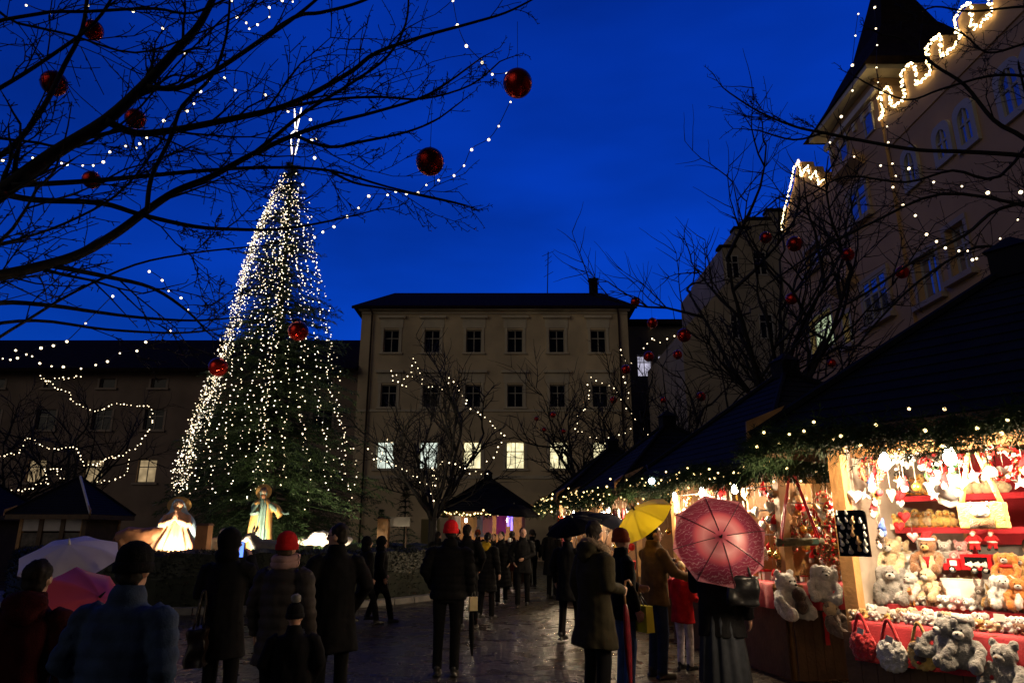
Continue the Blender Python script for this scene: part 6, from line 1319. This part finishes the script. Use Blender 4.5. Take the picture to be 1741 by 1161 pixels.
for k, (px, Y, z, w, h) in enumerate(((345, 16.2, .95, .27, .85), (651, 24.2, 0, .36, 2.1))):
    t = thing('wooden_post', ('squared wooden post between the kneeling statue and the child', 'orange-lit wooden post by the hedge end with a sign beside it')[k], 'post', (at(px, Y, 1.4), Y, z)); MB().box((0, 0, h / 2), (w, w, h)).build('shaft', WOODL if k else paint('post_brown', (.34, .15, .06)), t, False); MB().box((0, 0, h + .02), (w + .05, w + .05, .05), top=.8).build('cap', WOODD, t, False)
sg = thing('notice_board', 'small white notice board beside the orange-lit post', 'sign', (at(676, 24.6, 1.9), 24.6, 0)); MB().box((0, 0, 2.0), (.85, .03, .32)).build('panel', WHITEP, sg, False); MB().box((-.3, .04, 1.0), (.05, .05, 2.0)).build('leg', WOODD, sg, False); MB().box((.3, .04, 1.0), (.05, .05, 2.0)).build('leg', WOODD, sg, False)
def flood(label, loc, aim, w, size=1.0, ang=100, em=60):
    t = thing('floodlight', label, 'floodlight', loc); d = (V(aim) - V(loc)); t.rotation_mode = 'QUATERNION'; t.rotation_quaternion = d.to_track_quat('Z', 'Y')
    MB().box((0, 0, -.03), (.26, .18, .06)).build('housing', DARK, t, False); MB().box((0, 0, .008), (.22, .14, .012)).build('lens', emis('flood_lens', (1, .86, .62), em), t, False)
    ld = bpy.data.lights.new('flood_light', 'SPOT'); ld.energy = w; ld.color = (1, .78, .5); ld.spot_size = radians(ang); ld.spot_blend = .6; ld.shadow_soft_size = .08; lo = bpy.data.objects.new('flood_light', ld); lo.parent = t; lo.location = (0, 0, .04); lo.rotation_euler = (pi, 0, 0); COL.objects.link(lo)
flood('floodlight in the hedge shining up the kneeling statue', (at(292, 16.22, 1.2), 16.22, 1.12), (at(300, 17.0, 1.7), 17.0, 1.75), 330)
flood('floodlight under the spruce lighting the standing statue and child', (at(415, 16.35, 1.2), 16.35, 1.10), (at(430, 17.3, 1.7), 17.4, 2.3), 300, ang=120)
flood('bright floodlight at the foot of the spruce beside the standing statue', (at(530, 18.4, 1.2), 18.4, 1.02), (at(546, 20, 2), 20.2, 2.0), 500, em=60)
scn = thing('snow_pile', 'heap of bright white artificial snow lit by a floodlight under the spruce', 'snow heap', (at(546, 19.8, 1.6), 19.8, 1.3)); MB().ell((0, 0, .18), (.36, .26, .2), None, 20, 10).ell((.45, .1, .12), (.42, .3, .13), None, 16, 8).ell((-.42, .05, .1), (.3, .2, .1), None, 14, 8).build('snow', WHT, scn, voxel=.03, post=lambda q: .06 * noise.noise(q * 8))  # white mound added to stand in for the glare of the lamp

# ================================================================== RED BALLS
BALL = mat('red_mirror_ball', (.62, .022, .012), .10, metal=.8, bump=.22, bs=14)
PB_ = []
def ball(px, py, r, Y, label, cord=.5, group=None):
    p = P(px, py, Y); d = (Y * CP + (p.z - EYE) * SP); rad = r / F * d
    if not PB_:
        t = thing('red_ball', label, 'ball ornament', p); MB().ell((0, 0, 0), 1, None, 32, 20).build('ball', BALL, t); MB().tube([(0, 0, .97), (0, 0, 1.12)], [.16, .13], 10).build('cap', DARK, t); MB().tube([(0, 0, 1.1), (0, 0, 5)], .02, 4).build('cord', WIRE, t); PB_.append(t)
    else: t = copytree(PB_[0]); t.location = p
    t.scale = (rad,) * 3; t.rotation_euler = (0, 0, R.random() * 6); tag(t, label, 'ball ornament', group); return t
for a_ in ((880, 142, 25, 6.8, 'big red ball highest and farthest out on the overhead limb'), (731, 275, 24, 6.9, 'big red ball hanging alone from the lower overhead twigs'), (158, 52, 17, 5.6, 'red ball uppermost among the overhead branches near the corner'), (92, 142, 21, 5.2, 'larger red ball in front of the forking overhead limb'), (230, 202, 17, 5.8, 'red ball just above the main overhead limb'), (156, 306, 15, 5.9, 'small red ball lowest among the overhead branches'),
           (507, 563, 17, 19.6, 'red ball hanging in the middle of the lit spruce'), (371, 624, 16, 19.2, 'red ball on the outer side of the lit spruce')): ball(*a_)
for px, py, r in ((1302, 404, 10), (1351, 415, 13), (1441, 433, 11), (1534, 463, 11), (1346, 508, 10), (1080, 513, 8), (1109, 549, 9), (1163, 570, 12), (1152, 603, 8), (1103, 606, 9), (1064, 628, 8), (1192, 674, 8), (1043, 680, 6), (940, 705, 5), (912, 712, 4), (1127, 680, 5), (1414, 617, 7), (958, 733, 4), (925, 730, 4)):
    ball(px, py, r, 13.5 if px > 1290 else 21 if px > 1050 else 26, 'small red ball hanging in the bare trees along the stall row', group='red balls in the bare trees by the stalls')

# ================================================================== FAIRY LIGHTS
light_string([(770, 0), (778, 42), (793, 77), (820, 105), (837, 125), (862, 124)], (6.6, 6.8), 'white light string dropping from the top edge to the highest red ball', r=.021)
light_string([(868, 172), (848, 213), (831, 236), (802, 253), (789, 280), (772, 297), (746, 305), (725, 313), (711, 326), (691, 328), (673, 324), (659, 330), (627, 332), (610, 352), (590, 367), (568, 384), (549, 393), (535, 402)], (6.9, 8.6), 'white light string sagging from the highest red ball to the spruce', r=.021)
light_string([(45, 8), (85, 20), (150, 8), (227, 18), (277, 47), (315, 90), (358, 126), (355, 136), (341, 154), (330, 175), (318, 187), (279, 204), (250, 232), (238, 243), (232, 250), (214, 247), (187, 257), (176, 274), (159, 280), (141, 280), (114, 278), (105, 276), (56, 267), (29, 265), (5, 271)], (5.6, 6.6), 'white light string looping through the overhead branches to the corner', r=.017)
light_string([(382, 131), (400, 152), (451, 160), (490, 188), (528, 202), (537, 235), (530, 237), (535, 267), (530, 285), (515, 312)], (7.2, 7.6), 'white light string in the branches just above the spruce topper', r=.021)
light_string([(395, 0), (403, 28), (419, 38), (424, 48), (438, 41), (458, 28), (458, 12), (480, 0), (498, 2)], 6.4, 'short white light string at the top edge above the spruce', r=.017)
light_string([(254, 460), (276, 475), (287, 493), (308, 505), (320, 525), (290, 561), (248, 580), (233, 595), (204, 599), (183, 613), (163, 619)], (8, 10), 'white light string descending through the lower overhead twigs', r=.019)
light_string([(192, 502), (146, 548), (114, 579), (91, 586), (70, 590), (45, 601), (30, 607), (18, 610), (5, 608)], (8, 9.5), 'white light string falling to the frame edge over the grey house roof', r=.019)
light_string([(138, 625), (108, 622), (88, 621), (68, 616), (55, 604), (27, 594)], 9.5, 'short white light string over the roof of the grey house', r=.02)
for px, lb in (([(138, 638), (118, 643), (100, 640), (90, 648), (78, 645), (68, 639), (80, 648), (95, 657), (115, 664), (125, 680), (140, 690), (160, 697), (178, 694), (195, 685), (215, 688), (240, 690), (258, 692), (258, 715), (250, 735), (237, 755), (215, 770), (190, 778), (160, 790)], 'long light string draped across the upper windows of the grey house'),
               ([(0, 775), (12, 768), (30, 770), (48, 743), (62, 752), (78, 760), (100, 762), (130, 760), (135, 780), (150, 790), (170, 784), (195, 775)], 'light string zigzagging before the middle windows of the grey house'),
               ([(0, 822), (15, 832), (35, 833), (55, 828), (72, 818), (82, 820), (76, 800), (72, 790)], 'light string sagging over the roof of the closed stall at the edge'),
               ([(85, 797), (105, 797), (95, 806), (112, 812)], 'tiny light string beside the lit window of the grey house'), ([(218, 780), (218, 795), (208, 810), (190, 816), (172, 818), (156, 821)], 'light string curving above the ridge of the closed stall')):
    light_string(px, 29.5, lb, step=.17, r=.030, jit=.03)
for px, lb in (([(675, 637), (663, 632), (668, 645), (690, 655), (686, 640), (700, 635), (703, 610), (712, 625), (720, 650), (735, 660), (760, 655), (768, 643), (785, 670), (800, 692), (815, 700), (825, 708), (845, 730), (856, 742), (848, 755), (840, 775), (825, 787)], 'light string zigzagging over the crown of the tree before the ochre house'),
               ([(628, 762), (638, 775), (652, 768), (660, 745), (672, 755)], 'short light string in the lower twigs next to the spruce'), ([(640, 778), (660, 787), (690, 800), (720, 815), (740, 828), (736, 810), (742, 795), (760, 785), (775, 790), (800, 800), (830, 806)], 'light string slung low round the trunk of the tree before the ochre house'),
               ([(735, 790), (737, 820), (734, 840), (738, 855)], 'light string running down the trunk before the ochre house')):
    light_string(px, 23.2, lb, step=.19, r=.027, jit=.04)
for px, lb, Y in (([(1005, 640), (1000, 660), (995, 690), (985, 705), (975, 728), (990, 736), (1010, 742), (1030, 738), (1050, 742), (1066, 735), (1075, 720)], 'light string hung in the tree behind the stall row, lower loop', 26), ([(1005, 640), (1020, 650), (1035, 655), (1050, 670), (1064, 690), (1075, 705), (1090, 720), (1103, 737)], 'light string hung in the tree behind the stall row, upper line', 26), ([(1058, 595), (1060, 610), (1066, 612), (1075, 620), (1062, 632), (1058, 645), (1064, 660), (1072, 690)], 'light string beside the downpipe of the ochre house', 26), ([(1095, 595), (1100, 582), (1112, 575), (1120, 583), (1130, 580), (1145, 572), (1146, 560)], 'light string in the tree before the grey wing', 22)):
    light_string(px, Y, lb, step=.24, r=.028, jit=.05)
light_string([(1459, 23), (1454, 60), (1449, 110), (1449, 153), (1430, 197), (1411, 241), (1452, 265), (1497, 280), (1545, 285), (1587, 308), (1635, 315), (1679, 326), (1735, 325)], (10, 8), 'white light string falling past the tower roof and across the hall front', r=.024)
light_string([(1487, 12), (1489, 48), (1491, 76), (1490, 114), (1493, 139), (1499, 200), (1508, 214), (1510, 241), (1517, 277), (1523, 298), (1518, 317), (1535, 347), (1556, 365), (1575, 397), (1592, 409), (1607, 420), (1630, 425), (1645, 425), (1653, 440)], (10, 9), 'white light string hanging straight down before the tower and curling away', r=.022)
light_string([(1741, 345), (1730, 372), (1700, 404), (1660, 438)], 9, 'short white light string above the nearest stall roof', r=.022)
